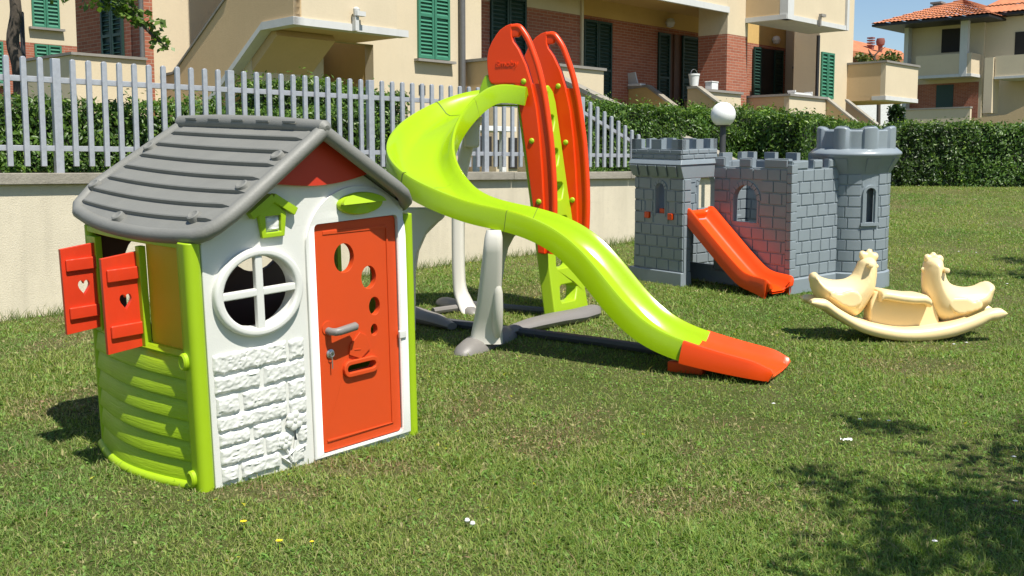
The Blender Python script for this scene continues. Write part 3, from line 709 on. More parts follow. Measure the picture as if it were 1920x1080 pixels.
mb = MB(); mb.rings(rs, True, True); l1 = mb.build('support_leg', M['cream_leg'], st)
mb = MB(); mb.tube([(-.092, 6.855, .22), (-.090, 6.825, .28), (-.088, 6.785, .40), (-.088, 6.76, .50), (-.094, 6.745, .57), (-.100, 6.74, .61)], [.022, .034, .034, .032, .022, .006], 12, up=(0, 1, 0)); mb.build('leg_rib', M['cream_leg'], l1)
legplane((-.10, 6.80, 0), (.55, .83, 0), [(0, .40), (.03, .55), (.055, .66), (.10, .76), (.17, .83), (.29, .87), (.29, .93), (-.02, .93)], .07)
mb = MB(); P = catmull([(-.30, 8.22, .18), (-.36, 8.30, .28), (-.395, 8.33, .42), (-.40, 8.33, .9), (-.385, 8.32, 1.15), (-.33, 8.28, 1.4), (-.26, 8.22, 1.62)], 4)
rs = []
for i, p in enumerate(P):
    wx = .045+.02*max(0, 1-i/8); rs.append([(p[0]+a*1.0, p[1]+b, p[2]) for a, b in rrect(-wx, wx, -.10, .10, .03, 3)])
mb.rings(rs, True, True); mb.build('support_leg', M['cream_leg'], st)
mb = MB(); mb.box(-.345, -.235, 8.10, 8.2, 1.40, 1.60); mb.build('leg_bracket', M['cream_leg'], st, bevel=.02)
legplane((-.68, 7.42, gz(7.4)), (1, -.05, 0), [(-.06, 0), (.03, 0), (.035, .40), (.06, .55), (.11, .66), (.19, .74), (.235, .775), (.235, .84), (-.10, .84), (-.08, .4)], .12)

# ------------------------------------------------------------------ toy castle
CL = Vector((2.248, 9.031, .225)); CM = rotm(-.91, .04, .031)
ca = empty('toy_castle', CL, CM, label='grey plastic toy castle with battlements, round tower and orange slide', cat='play castle')
def bricks(mb, MP, a0, a1, z0, z1, holes=(), course=.094, bw=.132, gap=.0055, h=.0085, seed=0, subdiv=1, edge=0):
    rr = random.Random(seed); n = max(1, round((z1-z0)/course)); ch = (z1-z0)/n
    for r in range(n):
        za, zb = z0+r*ch+gap*.8, z0+(r+1)*ch-gap*.8
        x = a0-(bw*.5 if r % 2 else 0); 
        while x < a1-.012:
            wd = bw*rr.uniform(.85, 1.2); xa, xb = max(x, a0)+gap/2, min(x+wd, a1)-gap/2
            if a1-xb < .03: xb = a1-gap/2; wd = 9
            x += wd
            if xb-xa < .018: continue
            # cut against openings: holes are (h0,h1,hz0,hz1)
            segs = [(xa, xb)]
            for (h0, h1, g0, g1) in holes:
                if zb < g0 or za > g1: continue
                ns = []
                for s0_, s1_ in segs:
                    if s1_ <= h0 or s0_ >= h1: ns.append((s0_, s1_)); continue
                    if s0_ < h0: ns.append((s0_, h0))
                    if s1_ > h1: ns.append((h1, s1_))
                segs = ns
            for (p, q) in segs:
                if q-p < .012: continue
                k = subdiv; e = .0035; vs = []; fs = []
                for i in range(k+1):
                    t = i/k; xo = p+(q-p)*t; xi = p+e+(q-p-2*e)*t
                    vs += [MP(xo, za, 0), MP(xi, za+e, h), MP(xi, zb-e, h), MP(xo, zb, 0)]
                for i in range(k):
                    b = i*4
                    for j in range(3): fs.append((b+j, b+j+4, b+j+5, b+j+1))
                fs += [(0, 1, 2, 3), (k*4+3, k*4+2, k*4+1, k*4)]
                mb.add(vs, fs)
def plane(o, d, n, up=(0, 0, 1)):
    o, d, n, up = Vector(o), Vector(d), Vector(n), Vector(up); return lambda a, z, h: o+d*a+up*z+n*h
def archstones(mb, MP, cx, x0, x1, ysp, ztop, wst=.040, n=9, h=.008):
    r0 = (x1-x0)/2; r1 = r0+wst; zc = ztop-r0
    for i in range(n):
        t0 = math.pi*i/n+.008; t1 = math.pi*(i+1)/n-.008; e = .003
        q = [(cx+r*math.cos(t), zc+r*math.sin(t)) for r, t in ((r0, t0), (r1, t0), (r1, t1), (r0, t1))]
        c = (sum(p[0] for p in q)/4, sum(p[1] for p in q)/4); qi = [(p[0]+(c[0]-p[0])*.10, p[1]+(c[1]-p[1])*.10) for p in q]
        mb.add([MP(a, b, 0) for a, b in q]+[MP(a, b, h) for a, b in qi], [(4, 5, 6, 7), (0, 1, 5, 4), (1, 2, 6, 5), (2, 3, 7, 6), (3, 0, 4, 7)])
    for xx in ((x0-wst*.62, x0), (x1, x1+wst*.62)):
        e = .004; q = [(xx[0], ysp), (xx[1], ysp), (xx[1], zc), (xx[0], zc)]; qi = [(xx[0]+e, ysp+e), (xx[1]-e, ysp+e), (xx[1]-e, zc-e), (xx[0]+e, zc-e)]
        mb.add([MP(a, b, 0) for a, b in q]+[MP(a, b, h) for a, b in qi], [(4, 5, 6, 7), (0, 1, 5, 4), (1, 2, 6, 5), (2, 3, 7, 6), (3, 0, 4, 7)])
def cells(L, nm):
    if isinstance(nm, (list, tuple)): return list(nm)
    k = 2*nm-1; return [(L*i/k, L*(i+1)/k) for i in range(0, k, 2)]
def toppts(L, zb, zt, nm):
    out = []; x = 0
    for a, b in cells(L, nm):
        if a > x+1e-6: out += [(x, zb), (a, zb)]
        out += [(a, zt), (b, zt)]; x = b
    if x < L-1e-6: out += [(x, zb), (L, zb)]
    return out
def merlons(x0, x1, zb, zt, n, first=True):
    """battlement top edge as outline points from x0 to x1 (2n-1 cells)"""
    k = 2*n-1; out = []
    for i in range(k):
        a = x0+(x1-x0)*i/k; b = x0+(x1-x0)*(i+1)/k; z = zt if (i % 2 == 0) == first else zb; out += [(a, z), (b, z)]
    return out
def cwall(name, o, d, n, L, H, opening, nm, thick=.05, zb=.14, seed=1, both=False, mz=.07, plinth=True):
    """straight castle wall: local a along d, outward normal n"""
    MPf = plane(o, d, n); mb = MB()
    top = toppts(L, H-mz, H, nm)
    hl = [arch(opening[0], opening[1], opening[2], opening[3], 12)] if opening else []
    mb.prism([(0, 0)]+[(0, 0)][:0]+[(L, 0)]+top[::-1], hl, lambda a, b: MPf(a, b, 0), lambda a, b: MPf(a, b, -thick))
    ho = [(opening[0]-.026, opening[1]+.026, opening[2]-.0, opening[3]-(opening[1]-opening[0])/2), (opening[0]-.045, opening[1]+.045, opening[3]-(opening[1]-opening[0])/2, opening[3]+.042)] if opening else []
    bricks(mb, MPf, 0, L, zb, H-mz-.004, ho, seed=seed)
    if opening: archstones(mb, MPf, (opening[0]+opening[1])/2, opening[0], opening[1], opening[2], opening[3])
    for a, b in cells(L, nm): bricks(mb, MPf, a+.003, b-.003, H-mz+.002, H-.003, (), course=mz, bw=9, seed=3)
    if both:
        MB2 = plane(Vector(o)-Vector(n)*thick, d, -Vector(n)); bricks(mb, MB2, 0, L, .0, H-mz-.004, ho, seed=seed+5)
        if opening: archstones(mb, MB2, (opening[0]+opening[1])/2, opening[0], opening[1], opening[2], opening[3])
    if plinth:
        q = [MPf(a, z, h) for a, z, h in ((-.0, -.10, .028), (L, -.10, .028), (L, zb-.016, .022), (0, zb-.016, .022), (0, -.10, 0), (L, -.10, 0), (L, zb-.004, 0.001), (0, zb-.004, 0.001))]
        mb.add(q, [(0, 1, 2, 3), (3, 2, 6, 7), (0, 3, 7, 4), (1, 5, 6, 2)])
    return mb.build(name, M['castle'], ca, ang=22)
U, V = Vector((1, 0, 0)), Vector((0, 1, 0))
cwall('front_wall', (-.815, 0, 0), U, -V, .775, 1.10, (.215, .465, .565, .875), [(0, .115), (.27, .405), (.535, .775)], seed=2, mz=.078)
cwall('right_wall', (0, .0, 0), V, U, .62, 1.085, None, [(0, .20), (.27, .385), (.47, .62)], seed=4)
# corner pilaster
mb = MB(); mb.box(-.042, .0005, -.004, .03, -.1, 1.045)
for r in range(12):
    z0 = .14+r*.0765; mb.box(-.040, .011, -.014, .060, z0+.003, z0+.0735)
mb.box(-.05, .03, -.035, .06, -.10, .128); mb.build('corner_pilaster', M['castle'], ca, bevel=.004)
cwall('left_wall', (-1.42, 1.12, 0), -V, -U, 1.12+.33, 1.10, (.50, .72, .60, .92), 6, seed=6, both=True)
cwall('back_wall', (-.04, 1.12, 0), -U, V, 1.38, 1.10, (.62, .90, .40, .90), 6, seed=8, both=True)
# low sill between front wall and tower + deck
mb = MB(); mb.box(-1.40, -.815, -.02, .02, -.10, .172); mb.build('entry_sill', M['castle'], ca, bevel=.008)
mb = MB(); mb.box(-1.36, -.80, -.33, .34, .55, .585); mb.build('slide_deck', M['castle'], ca, bevel=.006)
# square tower
tw = MB(); x0, x1, yf = -1.385, -.818, -.379
tz1 = .93
taper = lambda z: .028*(1-z/.93)
F0 = [(x0-.03, 0), (x1+.015, 0), (x1, tz1), (x0, tz1)]
wh = arch(-1.145, -1.035, .625, .885, 10)
pegs = [rrect(-1.262, -1.205, .575, .635, .006, 2), rrect(-.985, -.928, .575, .635, .006, 2)]
MPt = plane((0, yf, 0), U, -V)
tw.prism(F0, [wh], lambda a, b: MPt(a, b, 0), lambda a, b: MPt(a, b, -.04))
hol_ = [(-1.171, -1.009, .60, .83), (-1.19, -.99, .83, .93), (-1.27, -1.20, .565, .645), (-.99, -.92, .565, .645)]
bricks(tw, MPt, x0-.012, x1+.004, .14, tz1-.002, hol_, seed=12)
archstones(tw, MPt, -1.09, -1.145, -1.035, .60, .885, wst=.03, n=7)
MPr = plane((x1+.002, yf, 0), V, U); tw.box(x1-.035, x1+.003, yf+.0, yf+.085, -.05, tz1); bricks(tw, MPr, 0, .085, .14, tz1-.002, (), seed=13, bw=.2)
MPl = plane((x0-.0, yf+.42, 0), -V, -U); tw.prism([(0, 0), (.42, 0), (.42, tz1), (0, tz1)], [], lambda a, b: MPl(a, b, 0), lambda a, b: MPl(a, b, -.035)); bricks(tw, MPl, 0, .42, .14, tz1-.002, (), seed=14)
tw.build('square_tower', M['castle'], ca, ang=22)
mb = MB()   # plinth
def frust(mb, b0, b1, z0, z1): 
    (xa, xb, ya, yb), (xc, xd, yc, yd) = b0, b1
    mb.add([(xa, ya, z0), (xb, ya, z0), (xb, yb, z0), (xa, yb, z0), (xc, yc, z1), (xd, yc, z1), (xd, yd, z1), (xc, yd, z1)], [(0, 3, 2, 1), (4, 5, 6, 7), (0, 1, 5, 4), (1, 2, 6, 5), (2, 3, 7, 6), (3, 0, 4, 7)])
frust(mb, (x0-.075, x1+.02, yf-.045, yf+.10), (x0-.062, x1+.012, yf-.032, yf+.09), -.10, .137); frust(mb, (x0-.075, x0+.0, yf+.05, yf+.42), (x0-.062, x0, yf+.05, yf+.42), -.10, .136)
mb.build('tower_plinth', M['castle'], ca, bevel=.008)
mb = MB()   # flared corbel, ledge, crown
cx0, cx1, cy0, cy1 = x0-.045, x1+.022, yf-.06, yf+.46
frust(mb, (x0-.005, x1+.006, yf-.008, yf+.40), (cx0+.01, cx1-.01, cy0+.008, cy1-.01), tz1, 1.042)
frust(mb, (cx0, cx1, cy0, cy1), (x0-.028, x1+.008, yf-.035, cy1-.03), 1.044, 1.088)
mb.build('tower_corbel', M['castle'], ca, bevel=.006)
mb = MB()
for i in range(5):
    a = cx0+.03+i*.115; mb.prism([(a, tz1+.012), (a+.07, tz1+.012), (a+.085, 1.035), (a-.012, 1.035)], [], lambda p, q: (p, yf-.010-(q-tz1)*.45, q), lambda p, q: (p, yf-.022-(q-tz1)*.45, q))
mb.build('corbel_brackets', M['castle'], ca, bevel=.003)
mb = MB(); ct = 1.255; cb = 1.175
for (o, d, n, L, nmm) in (((x0-.025, yf-.03, 0), U, -V, x1-x0+.03, 3), ((x1+.005, yf-.03, 0), V, U, .43, 3), ((x1+.005, yf+.40, 0), -U, V, x1-x0+.03, 3), ((x0-.025, yf+.40, 0), -V, -U, .43, 3)):
    mp = plane(o, d, n); top = merlons(0, L, cb, ct, nmm)
    mb.prism([(0, 1.08), (L, 1.08)]+top[::-1], [], lambda a, b: mp(a, b, 0), lambda a, b: mp(a, b, -.045))
    bricks(mb, mp, 0, L, 1.09, cb-.002, (), course=.042, bw=.12, h=.006, seed=20)
mb.build('tower_battlement', M['castle'], ca, ang=22)
for a in (-1.2335, -.9565):
    mb = MB(); mb.prism(rrect(a-.027, a+.027, .578, .632, .008, 2), [], lambda p, q: (p, yf-.022, q), lambda p, q: (p, yf+.01, q)); mb.build('slide_peg', M['orange2'], ca, bevel=.004)
mb = MB(); mb.box(-1.12, -1.06, yf+.02, yf+.10, .60, .665); mb.build('slide_peg', M['orange2'], ca, bevel=.004)
# round tower
rt = MB(); rc = Vector((-.04, .885, 0)); R0 = .285
def cyl(r): return lambda a, z, h: rc+Vector(((r+h)*math.sin(a/R0), -(r+h)*math.cos(a/R0), z))
wa = math.radians(62)*R0 ; w0_, w1_ = wa-.035, wa+.035      # slit window
nseg = 96; zs = [-.1, .14, .56, .86, .965]
for i in range(nseg):
    a0, a1 = 2*math.pi*R0*i/nseg, 2*math.pi*R0*(i+1)/nseg
    for z0, z1 in zip(zs[:-1], zs[1:]):
        am = (a0+a1)/2
        if z0 > .5 and z1 < .9 and w0_ < am < w1_: continue
        m_ = cyl(R0); rt.add([m_(a0, z0, 0), m_(a1, z0, 0), m_(a1, z1, 0), m_(a0, z1, 0)], [(0, 1, 2, 3)])
mpc = cyl(R0)
bricks(rt, mpc, -.40, .75, .14, .96, [(wa-.075, wa+.075, .53, .90)], subdiv=3, bw=.13, seed=31)
for xx in (wa-.052, wa+.052):   # window frame bars
    rt.rings([[mpc(xx+dx, z, h) for dx, h in ((-.014, 0), (-.012, .018), (.012, .018), (.014, 0))] for z in (.555, .80)], True, True)
pts = [(wa+.052*math.cos(t), .80+.055*math.sin(t)) for t in [math.pi*i/10 for i in range(11)]]
rt.rings([[mpc(wa+(a-wa)*k, .80+(z-.80)*k, h) for k, h in ((.78, 0), (.82, .018), (1.2, .018), (1.26, 0))] for a, z in pts], True, True)
rt.rings([[mpc(a, z, h) for z, h in ((.525, 0), (.53, .024), (.555, .024), (.558, 0))] for a in (wa-.075, wa-.025, wa+.025, wa+.075)], True, True)
rt.rings([[mpc(wa+s_*.07, z, h) for s_, h in ((-1, 0), (-1, .004), (1, .004), (1, 0))] for z in (.855, .90)], True, True)
# inner dark shell of niche
rt.build('round_tower', M['castle'], ca, ang=25)
mb = MB(); mb.rings([[rc+Vector((.22*math.sin(t), -.22*math.cos(t), z)) for t in [2*math.pi*k/40 for k in range(40)]] for z in (.3, .95)], True, True); mb.build('tower_core', M['castle'], ca)
mb = MB(); mb.rings([[rc+Vector(((R0+h)*math.sin(t), -(R0+h)*math.cos(t), z)) for t in [2*math.pi*k/64 for k in range(64)]] for h, z in ((.034, -.1), (.024, .128), (.002, .14))], True, False)
mb.build('round_tower_plinth', M['castle'], ca, ang=40)
mb = MB()
mb.rings([[rc+Vector(((r)*math.sin(t), -(r)*math.cos(t), z)) for t in [2*math.pi*k/80 for k in range(80)]] for r, z in ((R0+.002, .955), (R0+.018, .99), (R0+.055, 1.07), (R0+.085, 1.105), (R0+.092, 1.118), (R0+.088, 1.130), (R0+.045, 1.165), (R0+.0, 1.166))], True, False)
mb.build('round_tower_ledge', M['castle'], ca, ang=50)
for k in range(8):   # flared corbel panels under the ledge
    t0 = k*math.pi/4+.1; mb = MB()
    mb.rings([[rc+Vector(((R0+h+dh)*math.sin(t0+dt), -(R0+h+dh)*math.cos(t0+dt), z)) for dt, dh in ((0, 0), (.01, .012), (.33, .012), (.34, 0))] for h, z in ((.004, .975), (.028, 1.02), (.066, 1.085))], True, True); mb.build('corbel', M['castle'], ca, ang=30)
mb = MB(); n = 144
def crown(t, base=True):
    ph_ = (t*8/(2*math.pi)) % 1.0; on = ph_ < .56; b = math.sin(math.pi*ph_/.56) if on else 0
    return (R0+.020+.030*(b**.4 if on else .0)), (1.318+.026*(b**.35) if on else 1.318)
ring0 = []; ring1 = []; ring2 = []; ring3 = []
for k in range(n):
    t = 2*math.pi*k/n; r, zt = crown(t); s_, c_ = math.sin(t), -math.cos(t)
    ring0.append(rc+Vector((r*s_, r*c_, 1.160))); ring1.append(rc+Vector((r*s_, r*c_, zt-.01))); ring2.append(rc+Vector(((r-.01)*s_, (r-.01)*c_, zt))); ring3.append(rc+Vector(((r-.04)*s_, (r-.04)*c_, zt)))
ring4 = [Vector((p.x, p.y, 1.17)) for p in ring3]
mb.rings([ring0, ring1, ring2, ring3, ring4], True, False); mb.build('crown_battlement', M['castle'], ca, ang=35)
# orange slide of the castle
rail = catmull([(-.84, .675), (-.79, .672), (-.70, .60), (-.53, .46), (-.35, .315), (-.21, .215), (-.12, .185), (-.02, .175), (.06, .165)], 6)
CP = np.array([[p[0], -.185, p[1]] for p in rail]); CT = np.zeros(len(CP))
CP = np.vstack([CP, [.085, -.185, .155], [.10, -.185, .12]]); CT = np.zeros(len(CP)); NCs = len(CP)-1
def pc(i):
    g = max(0, (i-(NCs-4))/4); f = max(0, (i-NCs*.72)/(NCs*.28)); hw = .148+.012*f
    u_ = max(0, 1-i/7); return [(y*(1-.12*g*g), ((z*(1+.3*f) if z < -.10 or i > 7 else z*(1-.8*u_)) if z < -.02 else z)-.04*g*g*(1 if z > -.03 else 0)) for y, z in chan(hw, .085, .0, .125)]
sweep(CP, CT, 0, NCs, pc, 'castle_slide', M['orange2'], ca, ang=35)

# ------------------------------------------------------------------ rocker with two birds
rk = empty('rocking_seesaw', (2.53, 7.30, gz(7.2)), rz=0, label='cream plastic rocking seesaw with two hen figures facing each other', cat='rocker')
KX = lambda px: (px-1700)/296.0
KZ = lambda py: (645-py)/296.0
RT = [(1517, 569), (1519, 565), (1526, 562.5), (1537, 563), (1549, 566), (1573, 583), (1610, 602), (1665, 616), (1711, 620), (1769, 613), (1816, 600), (1850, 586), (1866, 581.5), (1878, 581.5), (1886, 587), (1888, 592)]
RB = [(1517, 571), (1519, 575), (1526, 579), (1536, 583), (1547, 586), (1573, 604), (1619, 629), (1677, 643), (1735, 645), (1792, 636), (1839, 618), (1858, 607), (1872, 605), (1884, 600), (1888, 594)]
rt_, rb_ = catmull(RT, 5), catmull(RB, 5)
for y0 in (-.20, .015):
    mb = MB(); rs = []
    for a, b in zip(rt_, rb_):
        xa, za, xb, zb = KX(a[0]), KZ(a[1]), KX(b[0]), KZ(b[1]); cx, cz = (xa+xb)/2, (za+zb)/2; hx, hz = (xa-xb)/2, (za-zb)/2
        rs.append([(cx+hx*math.sin(q), y0+.03+.045*math.cos(q), cz+hz*math.sin(q)) for q in [2*math.pi*k/14 for k in range(14)]])
    mb.rings(rs, True, True); mb.build('rocker_rail', M['cream'], rk, ang=70)
mb = MB(); rs = []      # body tray between the rails
for a, b in zip(rt_[20:-20], rb_[20:-20]):
    rs.append([(KX(a[0]), -.165, KZ(a[1])-.0), (KX(a[0]), .10, KZ(a[1])), (KX(b[0]), .10, KZ(b[1])+.02), (KX(b[0]), -.165, KZ(b[1])+.02)])
mb.rings(rs, True, True); mb.build('rocker_tray', M['cream'], rk)
def inflate(outl, depth, y0=0, name='x', parent=None, mat=None, edge=.05, n=None, one=False, power=.5):
    P = [tuple(map(float, p)) for p in catmull(list(outl)+[outl[0]], 4)][:-1]
    xs_ = [p[0] for p in P]; zs_ = [p[1] for p in P]; g = .011; A = np.array(P); B = np.roll(A, -1, 0)
    def dist(q):
        d = B-A; t = np.clip(((q-A)*d).sum(1)/((d*d).sum(1)+1e-12), 0, 1); return np.sqrt((((q-(A+t[:, None]*d))**2).sum(1)).min())
    pts = list(P); ds_ = [0.0]*len(P)
    x = min(xs_)
    while x < max(xs_):
        z = min(zs_)
        while z < max(zs_):
            if inside((x, z), P):
                dd = dist(np.array((x, z)))
                if dd > g*.55: pts.append((x, z)); ds_.append(dd)
            z += g
        x += g
    from mathutils.geometry import delaunay_2d_cdt
    nb = len(P); vo, eo_, fo, ov, _, _ = delaunay_2d_cdt([Vector(p) for p in pts], [(i, (i+1) % nb) for i in range(nb)], [], 1, 1e-6)
    h = []
    for k, v in enumerate(vo):
        src = ov[k][0] if ov[k] else 0; dd = min(1, ds_[src]/edge); h.append(depth*(1-(1-dd)**2)**power)
    m = len(vo); vs = [(v.x, y0-h[k], v.y) for k, v in enumerate(vo)]; fs = [tuple(f) for f in fo]
    if not one:
        bd = set(k for k in range(m) if h[k] < 1e-9); idx = {}
        for k, v in enumerate(vo):
            if k in bd: idx[k] = k
            else: idx[k] = len(vs); vs.append((v.x, y0+h[k], v.y))
        fs += [tuple(idx[i] for i in f[::-1]) for f in fo]
    mb = MB(); mb.add(vs, fs); o = mb.build(name, mat, parent, ang=180); return o
def KP(L): return [(KX(a), KZ(b)) for a, b in L]
hen1 = [(1527, 528), (1531, 519), (1540, 518), (1549, 526), (1572, 532), (1596, 530), (1610, 522), (1618, 508), (1624, 494), (1634, 488), (1646, 488), (1654, 496), (1656, 519), (1653, 547), (1643, 572), (1622, 600), (1600, 602), (1573, 592), (1545, 570), (1532, 552)]
hen2 = [(1750, 498), (1756, 490), (1768, 488), (1780, 492), (1785, 508), (1791, 528), (1804, 541), (1827, 546), (1850, 543), (1864, 536), (1876, 536), (1884, 544), (1882, 558), (1873, 582), (1845, 600), (1810, 612), (1783, 612), (1760, 592), (1749, 556), (1747, 519)]
b1 = inflate(KP(hen1), .145, 0, 'hen_figure', rk, M['cream'], .13); b2 = inflate(KP(hen2), .145, 0, 'hen_figure', rk, M['cream'], .13)
comb1 = [(1627, 497), (1622, 486), (1625, 477), (1631, 476), (1635, 478), (1640, 472.5), (1647, 474), (1649, 479), (1656, 480), (1660, 486), (1657, 495), (1648, 500)]
comb2 = [(1752, 500), (1748, 493), (1749, 485), (1755, 482), (1759, 483.5), (1764, 478.5), (1770, 480), (1773, 484), (1780, 484), (1786, 490), (1784, 499), (1770, 502)]
inflate(KP(comb1), .022, 0, 'comb', b1, M['cream'], .02); inflate(KP(comb2), .022, 0, 'comb', b2, M['cream'], .02)
wing1 = [(1556, 562), (1557, 552), (1566, 550), (1575, 554), (1590, 549), (1606, 549), (1617, 558), (1618, 572), (1605, 582), (1585, 580)]
wing2 = [(1783, 578), (1786, 566), (1800, 561), (1820, 563), (1832, 569), (1842, 566), (1849, 575), (1846, 584), (1825, 592), (1800, 594)]
for w_, b_ in ((wing1, b1), (wing2, b2)):
    for sg in (-1, 1):
        o = inflate(KP(w_), .012, 0, 'wing', b_, M['cream'], .012, one=False); o.location = (0, sg*.135, 0)
for (hx, hz, bx, bz, b_) in ((1633, 501, 1656, 506, b1), (1778, 511, 1748, 512, b2)):
    mb = MB(); mb.tube([(KX(hx), -.15, KZ(hz)), (KX(hx), -.145, KZ(hz)), (KX(hx), .085, KZ(hz)), (KX(hx), .09, KZ(hz))], [.008, .017, .017, .008], 10, up=(0, 0, 1)); mb.build('handle', M['cream'], b_)
    s_ = 1 if bx > hx else -1
    mb = MB(); mb.tube([(KX(bx)-s_*.02, 0, KZ(bz)), (KX(bx)+s_*.008, 0, KZ(bz)), (KX(bx)+s_*.016, 0, KZ(bz))], [.02, .014, .004], 8, up=(0, 0, 1)); mb.build('beak', M['cream'], b_)
for ex, ez_, b_ in ((1645, 497, b1), (1762, 501, b2)):
    for sg in (-1, 1):
        mb = MB(); mb.rings([[(KX(ex)+r*math.cos(q*.6283), sg*(.062+hh), KZ(ez_)+r*math.sin(q*.6283)) for q in range(10)] for r, hh in ((.016, -.01), (.014, .006), (.008, .011), (.001, .012))], True, False); mb.build('eye', M['cream'], b_)
mb = MB(); rs = []      # seat
for px, pz in ((1654, 554), (1657, 550), (1668, 551), (1690, 555), (1715, 558), (1735, 558), (1743, 560), (1748, 565)):
    e = .5 if px in (1655, 1747) else 1
    rs.append([(KX(px), y, KZ(pz)+z*e) for y, z in [(-.03+.145*math.copysign(abs(math.cos(t))**.4, math.cos(t)), .032*math.copysign(abs(math.sin(t))**.7, math.sin(t))-.026) for t in [2*math.pi*k/20 for k in range(20)]]])
mb.rings(rs, True, True); mb.build('seat', M['cream'], rk, ang=60)
mb = MB(); mb.prism(KP([(1640, 570), (1652, 552), (1750, 560), (1765, 580), (1776, 616), (1745, 624), (1690, 624), (1640, 614)]), [], lambda a, b: (a, -.085, b), lambda a, b: (a, .07, b)); mb.build('seat_support', M['cream'], rk, bevel=.035, seg=4)

# ------------------------------------------------------------------ lamps
def lamp(x, y, zc, r, label):
    t = empty('globe_lamp', (x, y, gz(y)), label=label, cat='garden lamp', group='white globe garden lamps')
    g = gz(y); mb = MB(); prof = [(.001, -r*.86)]+[(r*.5, -r*.86)]+[(r*math.cos(a), r*math.sin(a)) for a in [math.radians(-58+148*i/20) for i in range(21)]]
    mb.lathe([(max(.001, a), b) for a, b in prof], (0, 0, zc-g), 32); mb.build('globe', M['globe'], t, ang=50)
    mb = MB(); mb.lathe([(r*.45, -r*.95), (r*.55, -r*.86), (r*.50, -r*.82)], (0, 0, zc-g), 20); mb.lathe([(.055, -.1), (.055, .05), (.038, .07), (.036, zc-g-r*.93)], (0, 0, 0), 16); mb.build('lamp_post', M['pole'], t)
lamp(2.50, 13.4, 1.885, .147, 'white globe lamp on a dark post rising behind the toy castle')

# ------------------------------------------------------------------ hedges
def hedge(name, A, B, depth, z0, z1, n, leaf, label, seed, cat='hedge', taper=0):
    A = np.array(A, float); B = np.array(B, float); L = np.linalg.norm(B-A); d = (B-A)/L; nn = np.array([-d[1], d[0]])
    t = empty(name, (A[0], A[1], z0), label=label, cat=cat)
    r = np.random.default_rng(seed); face = r.choice(4, n, p=[.52, .26, .11, .11]); a = r.uniform(-.02, 1.02, n)*L; b = r.uniform(0, 1, n); h = r.uniform(0, 1, n)
    dep = np.abs(r.normal(0, .055, n))
    q = np.zeros((n, 3)); nor = np.zeros((n, 3)); X = a.copy(); Y = np.where(face == 0, dep, b*depth); Z = z0+(z1-z0)*h
    Z = np.where(face == 1, z1-dep, Z); X = np.where(face == 2, dep, X); X = np.where(face == 3, L-dep, X)
    nl = np.stack([np.where(face == 2, -1, np.where(face == 3, 1, 0)), np.where(face == 0, -1, 0), np.where(face == 1, 1, .25)], 1).astype(float)
    p0 = np.stack([X, Y, Z], 1); bumpn = vnoise(p0, 5, seed)*.055+vnoise(p0, 1.8, seed+1)*.06+vnoise(p0, 14, seed+8)*.025+(face == 1)*vnoise(p0*np.array([1, 0, 0]), 2.6, seed+9)*.05
    p0 = p0+nl*bumpn[:, None]; sp_ = (r.uniform(size=n) < .06) & (face == 1); p0[:, 2] += sp_*r.uniform(0, .13, n)
    P = np.column_stack([A[0]+d[0]*p0[:, 0]+nn[0]*p0[:, 1], A[1]+d[1]*p0[:, 0]+nn[1]*p0[:, 1], p0[:, 2]])
    N = np.column_stack([d[0]*nl[:, 0]+nn[0]*nl[:, 1], d[1]*nl[:, 0]+nn[1]*nl[:, 1], nl[:, 2]])+r.normal(size=(n, 3))*.55
    N /= np.linalg.norm(N, axis=1, keepdims=True)
    m = r.uniform(size=n)[:, None]; cl = (vnoise(P, 2.5, seed+3)*.5+.5)[:, None]
    col = (np.array([.030, .075, .012])*(1-m)+np.array([.10, .18, .025])*m)*(.6+.8*cl)
    young = (r.uniform(size=n) < np.where(face == 1, .35, .06))[:, None]; col = np.where(young, np.array([.17, .26, .035])*(.7+.5*m), col)
    P = P-np.array([A[0], A[1], z0]); o = leaves('foliage', P, N, leaf*r.uniform(.7, 1.25, n), col, M['leaf'], .1, t)
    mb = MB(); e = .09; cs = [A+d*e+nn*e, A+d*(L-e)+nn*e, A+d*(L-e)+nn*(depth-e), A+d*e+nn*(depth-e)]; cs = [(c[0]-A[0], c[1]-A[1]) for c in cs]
    mb.prism(cs, [], lambda x, y: (x, y, -.2), lambda x, y: (x, y, z1-z0-e)); mb.build('light_block_core', M['hedgecore'], t)  # solid dark box added inside the leaves to block light
    return t
def wp(s, n): p = W0+WD*s+WN*n; return (p[0], p[1])
hedge('hedge', wp(-2.5, .55), wp(3.55, .55), .7, 1.10, 1.77, 40000, .050, 'clipped green hedge behind the left end of the picket fence', 1)
hedge('hedge', wp(3.3, 1.7), wp(5.1, 1.7), .7, 1.10, 2.10, 17000, .050, 'taller dark hedge behind the fence between the stair and the slide', 2)
hedge('hedge', wp(7.9, 1.6), wp(12.7, 1.6), 1.0, 1.10, 2.10, 44000, .054, 'glossy hedge behind the garden wall and the globe lamp', 3)
hedge('hedge', (5.2, 22.6), (16.5, 21.0), 1.3, .85, 2.12, 52000, .074, 'long clipped hedge closing the far right edge of the lawn', 4)
hedge('hedge', (4.3, 16.6), (7.4, 22.4), .8, .75, 2.05, 20000, .066, 'hedge stretch seen over the round castle tower', 5)

